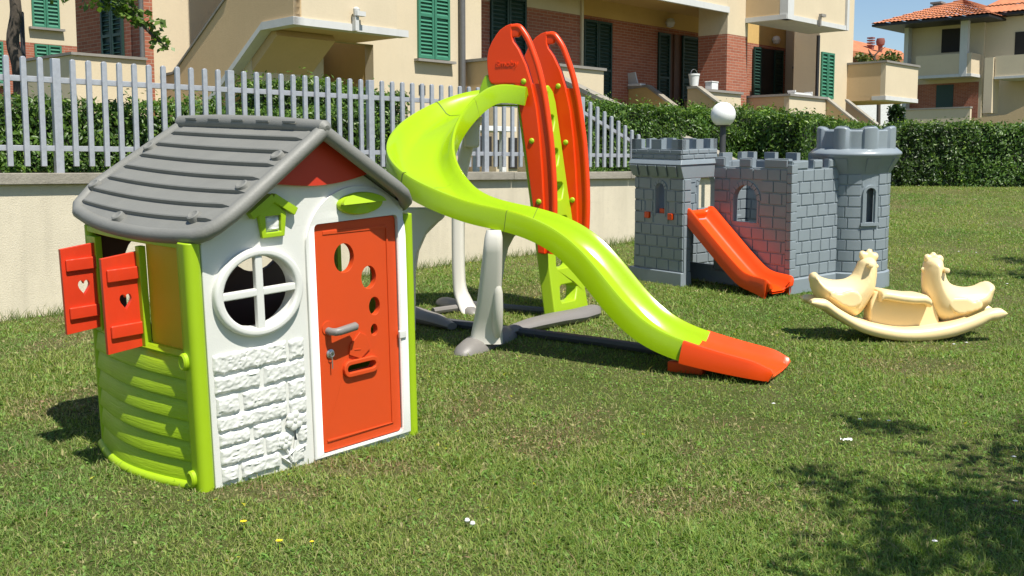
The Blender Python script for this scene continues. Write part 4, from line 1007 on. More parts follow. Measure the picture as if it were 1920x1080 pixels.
# ------------------------------------------------------------------ apartment buildings
BO = Vector((2.03, 27, 0)); BB = Vector((.679, .734, 0)).normalized(); BPp = Vector((-BB.y, BB.x, 0)); BRZ = math.atan2(BB.y, BB.x)
cP, sP = math.cos(PITCH), math.sin(PITCH)
def bw_(s, q): return BO+BB*s+BPp*q
def pxof(s, q, z=3.5): p = bw_(s, q); d = p.y*cP-(z-CAMH)*sP; return 960+FPX*p.x/d
def sx(px, q, z=3.5):
    lo, hi = -40, 80
    for _ in range(50):
        m_ = (lo+hi)/2
        p = bw_(m_, q)
        if p.y < 1 or pxof(m_, q, z) < px: lo = m_
        else: hi = m_
    return lo
def qx(px, s, z=3.5):      # pixel decreases with q
    lo, hi = -15, 60
    for _ in range(50):
        m_ = (lo+hi)/2
        if pxof(s, m_, z) > px: lo = m_
        else: hi = m_
    return lo
def zy(py, s, q):
    Y = bw_(s, q).y; t = (540-py)/FPX; return CAMH+Y*(t*cP-sP)/(cP+t*sP)
def bempty(name, label, cat='building'): return empty(name, (BO.x, BO.y, 0), rz=BRZ, label=label, cat=cat)
AB = bempty('apartment_building', 'long cream and brick apartment building with balconies and green shutters behind the garden')
def bx(name, mat, s0, s1, q0, q1, z0, z1, root=None, bevel=0):
    mb = MB(); mb.box(min(s0, s1), max(s0, s1), min(q0, q1), max(q0, q1), z0, z1); return mb.build(name, M[mat], root or AB, smooth=False, bevel=bevel)
def sidepoly(name, mat, s, pts, th=.18, root=None):
    mb = MB(); mb.prism(pts, [], lambda a, b: (s, a, b), lambda a, b: (s+th, a, b)); return mb.build(name, M[mat], root or AB, smooth=False)
def frontpoly(name, mat, q, pts, holes=(), th=.22, root=None):
    mb = MB(); mb.prism(pts, holes, lambda a, b: (a, q, b), lambda a, b: (a, q+th, b)); return mb.build(name, M[mat], root or AB, smooth=False)
def louvers(name, mat, s0, s1, q, z0, z1, leaves_=2, root=None, axis='s', pitch=.075, tilt=1):
    """louvred shutter pair; front towards -q (axis s) or -s (axis q)"""
    mb = MB(); f = .055; n = leaves_
    for k in range(n):
        a0 = s0+(s1-s0)*k/n+.008; a1 = s0+(s1-s0)*(k+1)/n-.008
        mb.box(a0+.01, a1-.01, -.004, .004, z0+.01, z1-.01); mb.box(a0, a0+f, -.05, 0, z0, z1); mb.box(a1-f, a1, -.05, 0, z0, z1); mb.box(a0+f, a1-f, -.05, 0, z1-f, z1); mb.box(a0+f, a1-f, -.05, 0, z0, z0+f)
        if z1-z0 > 1.6: mb.box(a0+f, a1-f, -.05, 0, (z0+z1)/2-f/2, (z0+z1)/2+f/2)
        z = z0+f
        while z < z1-f-.02:
            if not (z1-z0 > 1.6 and abs(z+.03-(z0+z1)/2) < f/2+.02):
                mb.add([(a0+f, -.045, z), (a1-f, -.045, z), (a1-f, -.008, z+.05), (a0+f, -.008, z+.05), (a0+f, -.036, z-.006), (a1-f, -.036, z-.006), (a1-f, .0, z+.044), (a0+f, .0, z+.044)], [(0, 1, 2, 3), (4, 7, 6, 5), (0, 4, 5, 1)])
            z += pitch
    if axis == 'q': mb.v = [(q+b, a, c) for a, b, c in mb.v]
    else: mb.v = [(a, q+b, c) for a, b, c in mb.v]
    return mb.build(name, M[mat], root or AB, smooth=False)
def pipe(name, mat, s, q, z0, z1, r=.05, root=None):
    mb = MB(); mb.lathe([(r, z0), (r, z1)], (s, q, 0), 12); return mb.build(name, M[mat], root or AB)
# --- rear wing, left (planes q=2.7) and recessed porch side
sB = sx(266, 2.7)
sS = sx(551, -1.5)
bx('wall', 'stucco', sx(287, 2.7), sx(640, 2.7), 2.7, 2.95, .9, 9)
bx('brick_pillar', 'brick', sx(269, 2.7), sx(287, 2.7), 2.68, 3.1, .9, 9)
pipe('downpipe', 'pipe', sx(267, 2.6), 2.6, .9, 9, .045)
q0, q1 = 2.95, qx(145, sB)
bx('brick_wall', 'brick', sB, sB+.25, 3.1, q1, 1.0, 5.9); bx('wall', 'stucco', sB, sB+.25, 3.1, q1, 5.9, 9)
qa, qb = qx(235, sB), qx(195, sB); louvers('shutter', 'dgreen', qa, qb, sB-.01, 2.5, 5.1, axis='q', pitch=.09)
bx('porch_ceiling', 'stucco_shade', sB-3.2, sB, 2.9, q1, 5.95, 6.1)
sT = sx(134, 2.45); ct_ = zy(108, sx(200, 2.45), 2.45)
bx('terrace_parapet', 'stucco', sT, sB-.06, 2.45, 2.65, .9, ct_); bx('terrace_parapet', 'stucco', sT, sT+.18, 2.65, qx(45, sT), .9, ct_)
bx('coping', 'capdark', sT-.04, sB-.06, 2.40, 2.70, ct_+.002, ct_+.05); bx('coping', 'capdark', sT-.04, sT+.22, 2.702, qx(45, sT), ct_+.002, ct_+.05)
# --- stair block
zl = 3.72
lo_ = [(-1.5, 3.72), (-.64, 3.70), (1.34, 2.33), (1.95, 1.90)]
sidepoly('stair_wall', 'stucco_shade', sS, [(-1.5, 3.72), (-.64, 3.70), (1.34, 2.33), (2.69, 1.25), (2.69, 2.98), (2.25, 3.0), (.38, 4.24), (-.50, 4.88), (-1.5, 4.88)], .16)
sidepoly('stair_trim', 'trim', sS-.03, [(-1.53, 3.60), (-.60, 3.58), (1.34, 2.21), (2.68, 1.13), (2.68, 1.25), (1.34, 2.33), (-.64, 3.71), (-1.53, 3.73)], .22)
sidepoly('stair_coping', 'capdark', sS-.03, [(2.68, 2.985), (2.25, 3.005), (.38, 4.245), (.38, 4.29), (2.25, 3.05), (2.68, 3.03)], .22)
sR = sx(764, -1.5, 3.7)
bx('landing_parapet', 'stucco', sS+.002, sR-.25, -1.5, -1.34, 3.725, 6.2)
bx('landing_trim', 'trim', sS-.028, sR, -1.53, -1.30, 3.60, 3.72)
bx('landing_slab', 'stucco_shade', sS+.2, sR, -1.298, -.03, 3.61, 3.715)
sidepoly('stair_flight', 'stucco_shade', sS+.2, [(-.64, 3.70), (2.68, 1.25), (2.68, .95), (-.75, 3.50)], 1.25)
mb = MB(); sl0 = sx(665, -1.55, 3.8); mb.box(sl0-.04, sl0+.04, -1.62, -1.535, 3.6, 3.84); mb.box(sl0-.03, sl0+.16, -1.66, -1.57, 3.85, 3.93); mb.lathe([(.05, 3.85), (.06, 3.97), (.02, 4.0)], (sl0, -1.6, 0), 10); mb.build('wall_lamp', M['trim'], AB)
# --- main front E (q=0)
sE0 = sS+.18; o0, o1 = sx(606, 0), sx(700, 0); oz = zy(84, o1, 0); sE1 = sx(862, 0)
frontpoly('wall', 'stucco', 0, [(sE0, .9), (o0, .9), (o0, oz), (o1, oz), (o1, .9), (sE1, .9), (sE1, 9), (sE0, 9)], th=.25)
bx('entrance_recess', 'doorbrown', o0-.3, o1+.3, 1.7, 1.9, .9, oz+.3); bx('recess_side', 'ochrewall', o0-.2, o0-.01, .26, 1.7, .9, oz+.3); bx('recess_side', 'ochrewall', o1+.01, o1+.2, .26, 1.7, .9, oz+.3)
s0_, s1_ = sx(783, -.02), sx(843, -.02); zs0 = zy(113, s0_, 0)
louvers('window_shutter', 'green', s0_, s1_, -.004, zs0+.05, zs0+1.75)
bx('window_sill', 'capdark', s0_-.08, s1_+.08, -.14, -.002, zs0-.02, zs0+.03)
pipe('downpipe', 'pipe', sx(866, -.06), -.08, .9, 9, .065)
bx('wall_vent', 'blackpipe', sx(785, -.01), sx(797, -.01), -.012, -.002, zy(178, sx(790, 0), 0), zy(160, sx(790, 0), 0))
# --- brick bay F
sF0, sF1 = sx(885, .3), sx(1087, .3)
bx('wall', 'stucco', sE1, sF0, 0.02, .5, .9, 9)
bx('brick_wall', 'brick', sF0, sF1, .3, .55, .9, 4.85); bx('wall', 'stucco', sF0, sF1, .298, .55, 4.852, 9)
bx('brick_wall_end', 'stucco', sF1, sF1+.08, .25, .899, .9, 9)
louvers('window_shutter', 'dgreen', sx(918, .3), sx(985, .3), .296, 2.5, 5.0, pitch=.09)
bx('balcony_slab', 'trim', sF0+.05, sx(1046, .3), -1.35, .29, 5.15, 5.3)
bx('balcony_parapet', 'stucco', sF0+.05, sx(1046, .3), -1.35, -1.2, 5.302, 6.3)
# lower storey windows under the bay
sP0, sP1 = sx(930, -.9), sx(1132, -.9); pz = zy(130, sx(1100, -.9), -.9)
bx('terrace_parapet', 'stucco', sP0, sP1, -.9, -.72, .9, pz); bx('terrace_parapet', 'stucco_shade', sP0, sP0+.16, -.718, .02, .9, pz); bx('terrace_parapet', 'stucco', sP1-.16, sP1, -.718, .29, .9, pz)
bx('coping', 'capdark', sP0-.05, sP1+.05, -.95, -.70, pz+.002, pz+.06); bx('coping', 'capdark', sP0-.05, sP0+.2, -.698, .02, pz+.002, pz+.06)
for a, b, y0, y1 in ((893, 922, 255, 312), (934, 948, 262, 312), (955, 990, 258, 316)):
    sa, sb_ = sx(a, -.93, 1.6), sx(b, -.93, 1.6); bx('cellar_opening', 'dark', sa, sb_, -.93, -.902, zy(y1, sa, -.93), zy(y0, sa, -.93))
# --- porch G
sG0, sG1 = sF1+.08, sx(1362, .9)
bx('brick_wall', 'brick', sG0, sG1, .9, 1.15, .9, 5.0); bx('porch_band', 'ochrewall', sG0, sG1, .898, 1.15, 5.002, 5.42)
sH0, sH1 = sx(1362, -1.2), sx(1400, -1.2)
bx('porch_ceiling', 'ochrewall', sx(1085, -1.15), sG1+.3, -1.15, 1.14, 5.42, 5.5); bx('slab_trim', 'trim', sx(1085, -1.2), sH0+.03, -1.24, -1.152, 5.17, 5.32)
bx('balcony_parapet', 'stucco', sx(1085, -1.2), sH0-.002, -1.2, -1.05, 5.322, 6.4)
louvers('door_shutter', 'dgreen', sx(1092, .9), sx(1145, .9), .895, 2.5, 4.9, pitch=.09)
da, db = sx(1231, .9), sx(1307, .9)
louvers('door_shutter', 'dgreen', da, sx(1253, .9), .88, 2.5, 4.85, 1, pitch=.09); bx('entrance_door', 'doorbrown', sx(1253, .9), sx(1276, .9), .86, .897, 2.5, 4.85); louvers('door_shutter', 'dgreen', sx(1276, .85), sx(1309, .85), .83, 2.5, 4.85, 1, pitch=.09)
mb = MB(); mb.box(sx(1262, .85), sx(1264, .85), .82, .858, 2.5, 4.85); mb.build('door_post', M['doorbrown'], AB)
# --- pillar H
qH = qx(1308, sH0); bx('brick_pillar', 'brick', sH0, sH1, -1.2, qH, .9, 4.65); bx('wall', 'stucco', sH0, sH1, -1.203, qH, 4.652, 9)
# --- recess I and right end
sI1 = sx(1534, -1.2)
bx('brick_wall', 'brick', sG1+.002, sx(1487, .9), .9, 1.1, .9, 4.95); bx('wall', 'ochrewall', sG1+.002, sx(1560, .9), .905, 1.1, 4.952, 8); bx('wall', 'ochrewall', sx(1487, .9), sx(1560, .9), .903, 1.1, .9, 4.95)
bx('dark_glazing', 'dark', sx(1424, .88), sx(1450, .88), .87, .897, 2.5, 4.85)
louvers('door_shutter', 'dgreen', sx(1411, .85), sx(1425, .85), .86, 2.5, 4.85, 1, pitch=.09); louvers('door_shutter', 'dgreen', sx(1450, .85), sx(1466, .85), .86, 2.5, 4.85, 1, pitch=.09)
sEnd = sx(1597, -1.2)
qI = qx(1487, sI1); bx('wall', 'stucco', sI1, sEnd, -1.2, qI, .9, 9); bx('wall', 'stucco', sEnd-.3, sEnd, qI, .88, .9, 9)
pipe('downpipe', 'blackpipe', sx(1533, -1.3), -1.28, 2.4, 5.0, .05)
s0_, s1_ = sx(1538, -1.22), sx(1562, -1.22); louvers('window_shutter', 'green', s0_, s1_, -1.204, zy(184, s0_, -1.2), zy(97, s0_, -1.2), pitch=.1)
sJ0, sJ1 = sx(1475, -2.4, 5), sx(1590, -2.4, 5)
bx('balcony_slab', 'trim', sJ0, sJ1, -2.4, -1.21, 5.00, 5.12)
bx('balcony_parapet', 'stucco', sJ0+.35, sJ1-.12, -2.36, -2.2, 5.122, 6.3); bx('balcony_parapet', 'stucco_shade', sJ0+.02, sJ0+.16, -2.18, -1.21, 5.122, 6.3)
bx('balcony_post', 'trim', sJ0+.02, sJ0+.33, -2.42, -2.19, 5.0, 9); bx('balcony_post', 'trim', sJ1-.11, sJ1+.02, -2.42, -2.19, 5.0, 9)
mb = MB(); a = sx(1536, -2.45, 5); mb.box(a-.03, a+.03, -2.5, -2.43, 4.95, 5.2); mb.box(a-.03, a+.2, -2.54, -2.45, 5.2, 5.27); mb.build('wall_lamp', M['capdark'], AB)
sK0, sK1 = sx(1480, -2.4, 3), sx(1549, -2.4, 3); kz = zy(180, sK0, -2.4)
bx('terrace_parapet', 'stucco', sK0, sK1, -2.4, -2.25, .9, kz); bx('terrace_parapet', 'stucco_shade', sK0, sK0+.15, -2.248, .9, .9, kz)
bx('coping', 'capdark', sK0-.04, sK1+.02, -2.45, -2.2, kz+.002, kz+.06); bx('coping', 'capdark', sK0-.04, sK0+.2, -2.198, .9, kz+.002, kz+.06)
for ds in (0, 1.15):
    pts = [(-2.4-.0, .9), (-2.4, kz), (-3.9, kz-1.35), (-4.4, .9)]
    sidepoly('stair_wall', 'stucco_shade', sK1+ds, [(-2.39, .9), (-2.39, kz), (-4.3, kz-1.45), (-4.6, .9)], .12)
    sidepoly('stair_coping', 'cap', sK1+ds-.04, [(-2.39, kz+.002), (-4.3, kz-1.448), (-4.3, kz-1.38), (-2.39, kz+.065)], .2)
sidepoly('stair_flight', 'capdark', sK1+.13, [(-2.39, .9), (-2.39, kz-.75), (-4.0, kz-1.9), (-4.0, .9)], 1.0)
# terrace 2 with stairs
sA = sx(1178, .9); az = zy(165, sA, .8)
sidepoly('stair_wall', 'ochrewall', sA, [(.89, .9), (.89, az-.03), (.31, az), (-3.3, az-2.35), (-3.3, .9)], .14)
sidepoly('stair_coping', 'cap', sA-.04, [(.89, az-.028), (.31, az+.002), (-3.3, az-2.348), (-3.3, az-2.28), (.31, az+.065), (.89, az+.03)], .22)
sC = sx(1308, -1.5); cz = zy(166, sC, -1.5)
sidepoly('stair_wall', 'stucco_shade', sC, [(-1.22, .9), (-1.22, cz), (-1.5, cz), (-4.2, cz-1.8), (-4.2, .9)], .14)
sidepoly('stair_coping', 'cap', sC-.04, [(-1.22, cz+.002), (-1.5, cz+.002), (-4.2, cz-1.798), (-4.2, cz-1.73), (-1.5, cz+.065), (-1.22, cz+.065)], .22)
sD = sx(1390, -1.5); bx('terrace_parapet', 'stucco', sC+.16, sD, -1.5, -1.36, .9, cz-.05); bx('coping', 'capdark', sC+.16, sD+.05, -1.55, -1.31, cz-.048, cz+.01)
bx('terrace_floor', 'capdark', sF1+.1, sD, -1.3, .89, 2.3, 2.45); bx('terrace_floor', 'capdark', sK0+.2, sK1+1.2, -2.2, .89, 2.3, 2.45); bx('terrace_floor', 'capdark', sP0+.2, sP1-.2, -.7, .28, 2.3, 2.45)
# stair balcony at the right end (separate block)
sj0 = 10.4; jz0 = zy(187, sj0, -2.4); jz1 = zy(117, sj0, -2.4); sj1 = sx(1720, -2.4)
bx('stair_landing', 'stucco', sj0, sj1, -2.4, -2.25, jz0+.12, jz1); bx('stair_landing', 'stucco_shade', sj0, sj0+.15, -2.248, .6, jz0+.12, jz1); bx('landing_trim', 'trim', sj0-.02, sj1, -2.43, -2.0, jz0, jz0+.118); bx('landing_slab', 'stucco_shade', sj0, sj1, -1.998, .6, jz0, jz0+.118)
bx('coping', 'capdark', sj0-.04, sj1+.04, -2.45, -2.2, jz1+.002, jz1+.06); bx('coping', 'capdark', sj0-.04, sj0+.2, -2.198, .6, jz1+.002, jz1+.06)
bx('brick_wall', 'brick', sEnd, sj1-.6, .3, .5, .9, 3.3)
# foreground stair ramp seen through the fence right of the ladder
sQ = sx(1098, -6.0, 2.6); sidepoly('stair_wall', 'stucco_shade', sQ, [(-4.6, .9), (-4.6, 2.95), (-8.6, 1.3), (-8.6, .9)], .14); sidepoly('stair_coping', 'cap', sQ-.04, [(-4.6, 2.952), (-8.6, 1.302), (-8.6, 1.36), (-4.6, 3.02)], .22)

# things standing on the parapets
def bput(name, s, q, z, label, cat): 
    p = bw_(s, q); return empty(name, (p.x, p.y, z), rz=BRZ, label=label, cat=cat)
a = sx(1206, 1.3); q_ = 1.3
t = bput('folding_chair', sA+.07, .95, az-.02, 'pale folded plastic chair lying on the terrace wall beside the brick', 'chair')
mb = MB(); mb.prism([(-.35, .0), (.05, .0), (-.02, .34), (-.28, .36)], [], lambda a, b: (-.05-b*.15, a, b+.06), lambda a, b: (.0-b*.15, a, b+.06)); mb.build('chair_back', M['trim'], t, bevel=.01)
mb = MB(); mb.box(-.16, .08, -.5, -.1, .06, .12); mb.build('seat', M['whitepaint'], t, bevel=.01)
t = bput('bucket', sC+.06, -1.36, cz+.06, 'white plastic bucket with handle on the stair wall', 'bucket')
mb = MB(); mb.lathe([(.10, 0), (.13, .26), (.14, .26), (.14, .30), (.125, .30), (.12, .27), (.09, .03)], (0, 0, 0), 18); mb.build('bucket_body', M['whitepaint'], t)
mb = MB(); mb.tube([(.14*math.cos(k*math.pi/8), 0, .30+.11*math.sin(k*math.pi/8)) for k in range(9)], .006, 6); mb.build('handle', M['steel'], t)
t = bput('storage_box', sC+.75, -1.42, cz+.012, 'small white box with lid on the terrace coping', 'box')
mb = MB(); mb.box(-.14, .14, -.1, .1, 0, .17); mb.build('box_body', M['whitepaint'], t, bevel=.01); mb = MB(); mb.box(-.15, .15, -.11, .11, .172, .2); mb.build('lid', M['whitepaint'], t, bevel=.006)

mb = MB(); a = sx(1253, .85, 5.2)
for sA_, qA_ in ((sx(1254, .8, 5.2), .85), (sx(1452, .8, 5.2), .83)):
    mb = MB(); mb.lathe([(.001, -.13), (.09, -.1), (.13, 0), (.09, .1), (.001, .13)], (sA_, qA_-.1, 5.12), 14); mb.build('porch_lamp', M['trim'], AB)
t = bput('sun_lounger', sK0+.75, -2.32, kz+.06, 'folded white plastic lounger lying on the terrace coping left of the lit green shutters', 'lounger')
mb = MB()
for k in range(5): mb.box(-.5, .45, -.09+.04*k, -.065+.04*k, 0, .05)
mb.build('slatted_seat', M['whitepaint'], t); mb = MB(); mb.box(-.5, -.45, -.1, .12, .052, .10); mb.box(.38, .43, -.1, .12, .052, .10); mb.build('frame', M['whitepaint'], t)
# --- far left building
LB = bempty('apartment_building', 'distant pink cream block with green shutters at the far left')
qL = 16.0; sl0, sl1 = sx(-80, qL), sx(150, qL)+1.0; bz = zy(80, sx(60, qL), qL)
bx('brick_wall', 'brick', sl0, sl1, qL, qL+.3, .9, bz, LB); bx('wall', 'stucco', sl0, sl1, qL-.003, qL+.3, bz+.002, 12, LB)
for a, b, y0, y1 in ((65, 117, -28, 50), (67, 118, 82, 160), (-30, 9, 75, 155)):
    s0_, s1_ = sx(a, qL), sx(b, qL); louvers('window_shutter', 'green', s0_, s1_, qL-.01, zy(y1, s0_, qL), zy(y0, s0_, qL), 2, LB, pitch=.11); bx('window_sill', 'capdark', s0_-.1, s1_+.1, qL-.15, qL-.012, zy(y1, s0_, qL)-.07, zy(y1, s0_, qL)-.005, LB)

# --- right house
M['terracotta'] = brickmat('roof_tile', (.50, .17, .07), (.38, .12, .05), (.10, .04, .02), .34, .22)
RB_ = bempty('apartment_building', 'distant cream and brick house with terracotta hip roof at the upper right')
sL = 38.3
def Q(px): return qx(px, sL, 6)
qn, qf = Q(1842), Q(1704)
ez = zy(48, sL, (qn+qf)/2)
bx('wall', 'stucco', sL, sL+9, qn, qf, .9, ez, RB_)
zb_ = zy(156, sL, Q(1780)); bx('brick_wall', 'brick', sL-.012, sL-.002, Q(1836), Q(1706), .9, zb_, RB_)
bx('window', 'dark', sL-.03, sL-.014+.012, Q(1797), Q(1763), zy(98, sL, Q(1780)), zy(54, sL, Q(1780)), RB_)
bx('garden_door', 'dgreen', sL-.04, sL-.0125, Q(1789), Q(1757), zy(215, sL, Q(1775)), zy(159, sL, Q(1775)), RB_)
sLb = sL-1.3
def Qb(px): return qx(px, sLb, 6)
z0, z1 = zy(140, sLb, Qb(1770)), zy(102, sLb, Qb(1770))
bx('balcony', 'stucco', sLb, sLb+.15, Qb(1820), Qb(1716), z0, z1, RB_); bx('balcony', 'stucco', sLb+.152, sL-.002, Qb(1820), Qb(1820)+.15, z0, z1, RB_); bx('balcony_slab', 'trim', sLb-.03, sL-.002, Qb(1820)-.03, Qb(1716), z0-.15, z0-.002, RB_)
bx('balcony_post', 'trim', sLb-.04, sLb+.25, Qb(1812), Qb(1798), z0-.15, ez, RB_)
bx('corner_pier', 'trim', sL-.5, sL-.05, Q(1706)-.05, Q(1700), .9, ez, RB_)
# right wing stepping forward
sM = sL-2.0
def Qm(px): return qx(px, sM, 5)
bx('wing_wall', 'stucco', sM+2.2, sL+9, qn-9, qn-.002, .9, ez+.2, RB_)
zc = zy(212, sM, Qm(1850)); zd = zy(108, sM, Qm(1850)); bx('stair_pier', 'stucco', sM, sM+.9, Qm(1860), Qm(1844), zc, zd, RB_)
z0, z1 = zy(142, sM, Qm(1890)), zy(103, sM, Qm(1890)); bx('balcony', 'stucco', sM+.1, sM+.25, Qm(1990), Qm(1862), z0, z1, RB_); bx('balcony_slab', 'trim', sM+.05, sM+2.19, Qm(1990), Qm(1862), z0-.12, z0-.002, RB_)
bx('window', 'dark', sM+2.17, sM+2.198, qx(1985, sM+2.2), qx(1896, sM+2.2), zy(105, sM+2.2, Qm(1900)), zy(58, sM+2.2, Qm(1900)), RB_)
zt = zy(205, sL-3, qx(1750, sL-3)); bx('terrace_parapet', 'stucco', sL-3, sL-2.8, qx(1818, sL-3), qx(1697, sL-3), .9, zt, RB_); bx('coping', 'capdark', sL-3.05, sL-2.75, qx(1819, sL-3), qx(1696, sL-3), zt+.002, zt+.08, RB_)
sidepoly('stair_wall', 'stucco_shade', sL-4, [(qx(1822, sL-4), .9), (qx(1822, sL-4), zy(222, sL-4, qx(1822, sL-4))), (qx(1885, sL-4), zy(215, sL-4, qx(1885, sL-4))), (qx(1990, sL-4), zy(165, sL-4, qx(1990, sL-4))), (qx(1990, sL-4), .9)], .15, RB_)
# tiled hip roofs made of barrel tile rows
def hip(root, s0, s1, q0, q1, ze, zr, rise_in, rows=26):
    rid0 = (s0+rise_in, (q0+q1)/2) if (s1-s0) > (q1-q0) else ((s0+s1)/2, q0+rise_in); rid1 = (s1-rise_in, (q0+q1)/2) if (s1-s0) > (q1-q0) else ((s0+s1)/2, q1-rise_in)
    c = [(s0, q0), (s1, q0), (s1, q1), (s0, q1)]
    faces = [(c[0], c[1], rid1, rid0), (c[1], c[2], rid1, rid1), (c[2], c[3], rid0, rid1), (c[3], c[0], rid0, rid0)] if (s1-s0) > (q1-q0) else [(c[0], c[1], rid0, rid0), (c[1], c[2], rid1, rid0), (c[2], c[3], rid1, rid1), (c[3], c[0], rid0, rid1)]
    mb = MB()
    for a, b, d, e in faces:
        A, B, D, E_ = Vector((*a, ze)), Vector((*b, ze)), Vector((*d, zr)), Vector((*e, zr)); L = (B-A).length; n = max(8, int(L/.22)); nrm = (B-A).cross(D-A).normalized(); ny = 9
        for j in range(ny):
            rows_ = []
            for vv, lift in ((j/ny, .05), ((j+1)/ny, .0)):
                P0, P1 = A.lerp(E_, vv), B.lerp(D, vv); rows_.append([P0.lerp(P1, k/(n*2))+nrm*(.045*(k % 2)+lift) for k in range(n*2+1)])
            mb.rings(rows_, False, False)
    o = mb.build('tiled_roof', M['tile'], root, ang=20)
    bx('eaves', 'blackpipe', s0+.02, s1-.02, q0+.02, q1-.02, ze-.12, ze-.005, root); return o
M['tile'] = simple('terracotta_tile', (.52, .185, .08), .8, 0, .35, 3)
rf = hip(RB_, sL-2.2, sL+9.5, Q(1880), qf+1.2, ez+.12, zy(0, sL+3, Q(1800)), 4.5)
hip(RB_, sL-.4, sL+13, Q(1880)-14, Q(1880)+1.6, ez+.35, ez+4.4, 4.5)
mb = MB(); cs_ = sL+3.2; cq = qx(1758, cs_, 10); zt = zy(5, cs_, cq)
mb.box(cs_-.26, cs_+.26, cq-.26, cq+.26, zt-2.4, zt-.55)
for k in range(3): mb.box(cs_-.31, cs_+.31, cq-.31, cq+.31, zt-.48+.2*k, zt-.38+.2*k)
mb.box(cs_-.2, cs_+.2, cq-.2, cq+.2, zt-.55, zt+.0); mb.build('chimney', M['capdark'], rf, smooth=False)

# --- little house between the two
KH = bempty('house', 'far small house with terracotta roof and red chimney between the apartment blocks', 'house')
qk = 6.0; sk_ = 62.0; p = bw_(sk_, qk)
def at(px, py, Y):
    dx = (px-960)/FPX; dy = -(py-540)/FPX; D = Vector((dx, cP+dy*sP, -sP+dy*cP)); t = Y/D.y; P = D*t+Vector((0, 0, CAMH)); r = P-BO; return (r.dot(BB), r.dot(BPp), P.z)
Yk = 90; A_ = at(1585, 70, Yk-3); B_ = at(1712, 112, Yk+2); 
e0 = at(1560, 88, Yk); e1_ = at(1708, 113, Yk); r0_ = at(1560, 66, Yk+5); r1_ = at(1690, 96, Yk+5)
mb = MB(); mb.add([e0, e1_, r1_, r0_, (e0[0], e0[1], e0[2]-.5), (e1_[0], e1_[1], e1_[2]-.5)], [(0, 1, 2, 3), (4, 5, 1, 0)])
w0 = at(1570, 95, Yk+1.0); w1 = at(1696, 112, Yk+1.0)
g0 = at(1560, 95, Yk+12); g1 = at(1690, 110, Yk+12); mb.add([r0_, r1_, (g1[0], g1[1], e1_[2]), (g0[0], g0[1], e0[2])], [(0, 1, 2, 3)])
mb.build('tiled_roof', M['tile'], KH, smooth=False)
mb = MB(); vs = [(w0[0], w0[1]), (w1[0], w1[1]), (g1[0], g1[1]), (g0[0], g0[1])]; mb.prism(vs, [], lambda a, b: (a, b, .9), lambda a, b: (a, b, e1_[2]-.3)); mb.build('wall', M['whitepaint'], KH, smooth=False)
c1 = at(1633, 80, Yk+3); mb = MB(); mb.box(c1[0]-.2, c1[0]+.2, c1[1]-.2, c1[1]+.2, c1[2]-2.4, c1[2]-.3)
for k in range(4): mb.box(c1[0]-.24, c1[0]+.24, c1[1]-.24, c1[1]+.24, c1[2]-.28+.2*k, c1[2]-.18+.2*k)
mb.build('chimney', M['rust'], KH, smooth=False)
c1 = at(1651, 78, Yk+2); mb = MB(); mb.lathe([(.16, -.9), (.18, -.35), (.32, -.25), (.36, .0), (.3, .25)], (c1[0], c1[1], c1[2]), 14); mb.build('chimney_cowl', M['rust'], KH)

# white timber table behind the fence
tb = empty('garden_table', (*wp(6.15, 2.0), 1.10), rz=WROT+.05, label='white wooden table behind the picket fence below the slide ladder', cat='table')
tX = lambda px: ((px-945)/FPX)*13.6
mb = MB(); mb.box(-.42, .72, -.25, .35, .60, .66); mb.build('table_top', M['whitepaint'], tb, bevel=.004)
for a, b in ((-.32, -.18), (.55, -.18), (-.32, .28), (.55, .28)):
    mb = MB(); mb.box(a-.035, a+.035, b-.03, b+.03, 0, .598); mb.build('table_leg', M['whitepaint'], tb, bevel=.003)

# ------------------------------------------------------------------ trees and shrubs
def tree(name, base, trunk, r0, limbs, clusters, leafsize, label, cols, seed, cat='tree', group=None, mat='tleaf'):
    t = empty(name, base, label=label, cat=cat, group=group); r = np.random.default_rng(seed); B = Vector(base)
    mb = MB(); P = catmull(trunk, 4); n = len(P)
    mb.tube([Vector(p)-B for p in P], [r0*(1-.55*i/(n-1)) for i in range(n)], 10, up=(0, 1, 0))
    tr = mb.build('trunk', M['bark'], t)
    for L in limbs:
        mb = MB(); P = catmull(L[0], 4); n = len(P); mb.tube([Vector(p)-B for p in P], [L[1]*(1-.85*i/(n-1))+.002 for i in range(n)], 7, up=(.1, 1, 0)); mb.build('limb', M['bark'], tr)
    PP = []
    for (c, rad, cnt) in clusters:
        q = r.normal(size=(cnt, 3)); q /= np.linalg.norm(q, axis=1, keepdims=True); q *= (r.uniform(0, 1, cnt)**.45)[:, None]*np.array(rad); PP.append(q+np.array(c))
    PP = np.vstack(PP)-np.array(base); n = len(PP); nn = r.normal(size=(n, 3)); nn[:, 2] = np.abs(nn[:, 2])+.3; nn /= np.linalg.norm(nn, axis=1, keepdims=True)
    m = r.uniform(size=(n, 1)); col = np.array(cols[0])*(1-m)+np.array(cols[1])*m
    leaves('crown', PP, nn, leafsize*r.uniform(.7, 1.3, n), col, M[mat], .5, t, .75); return t
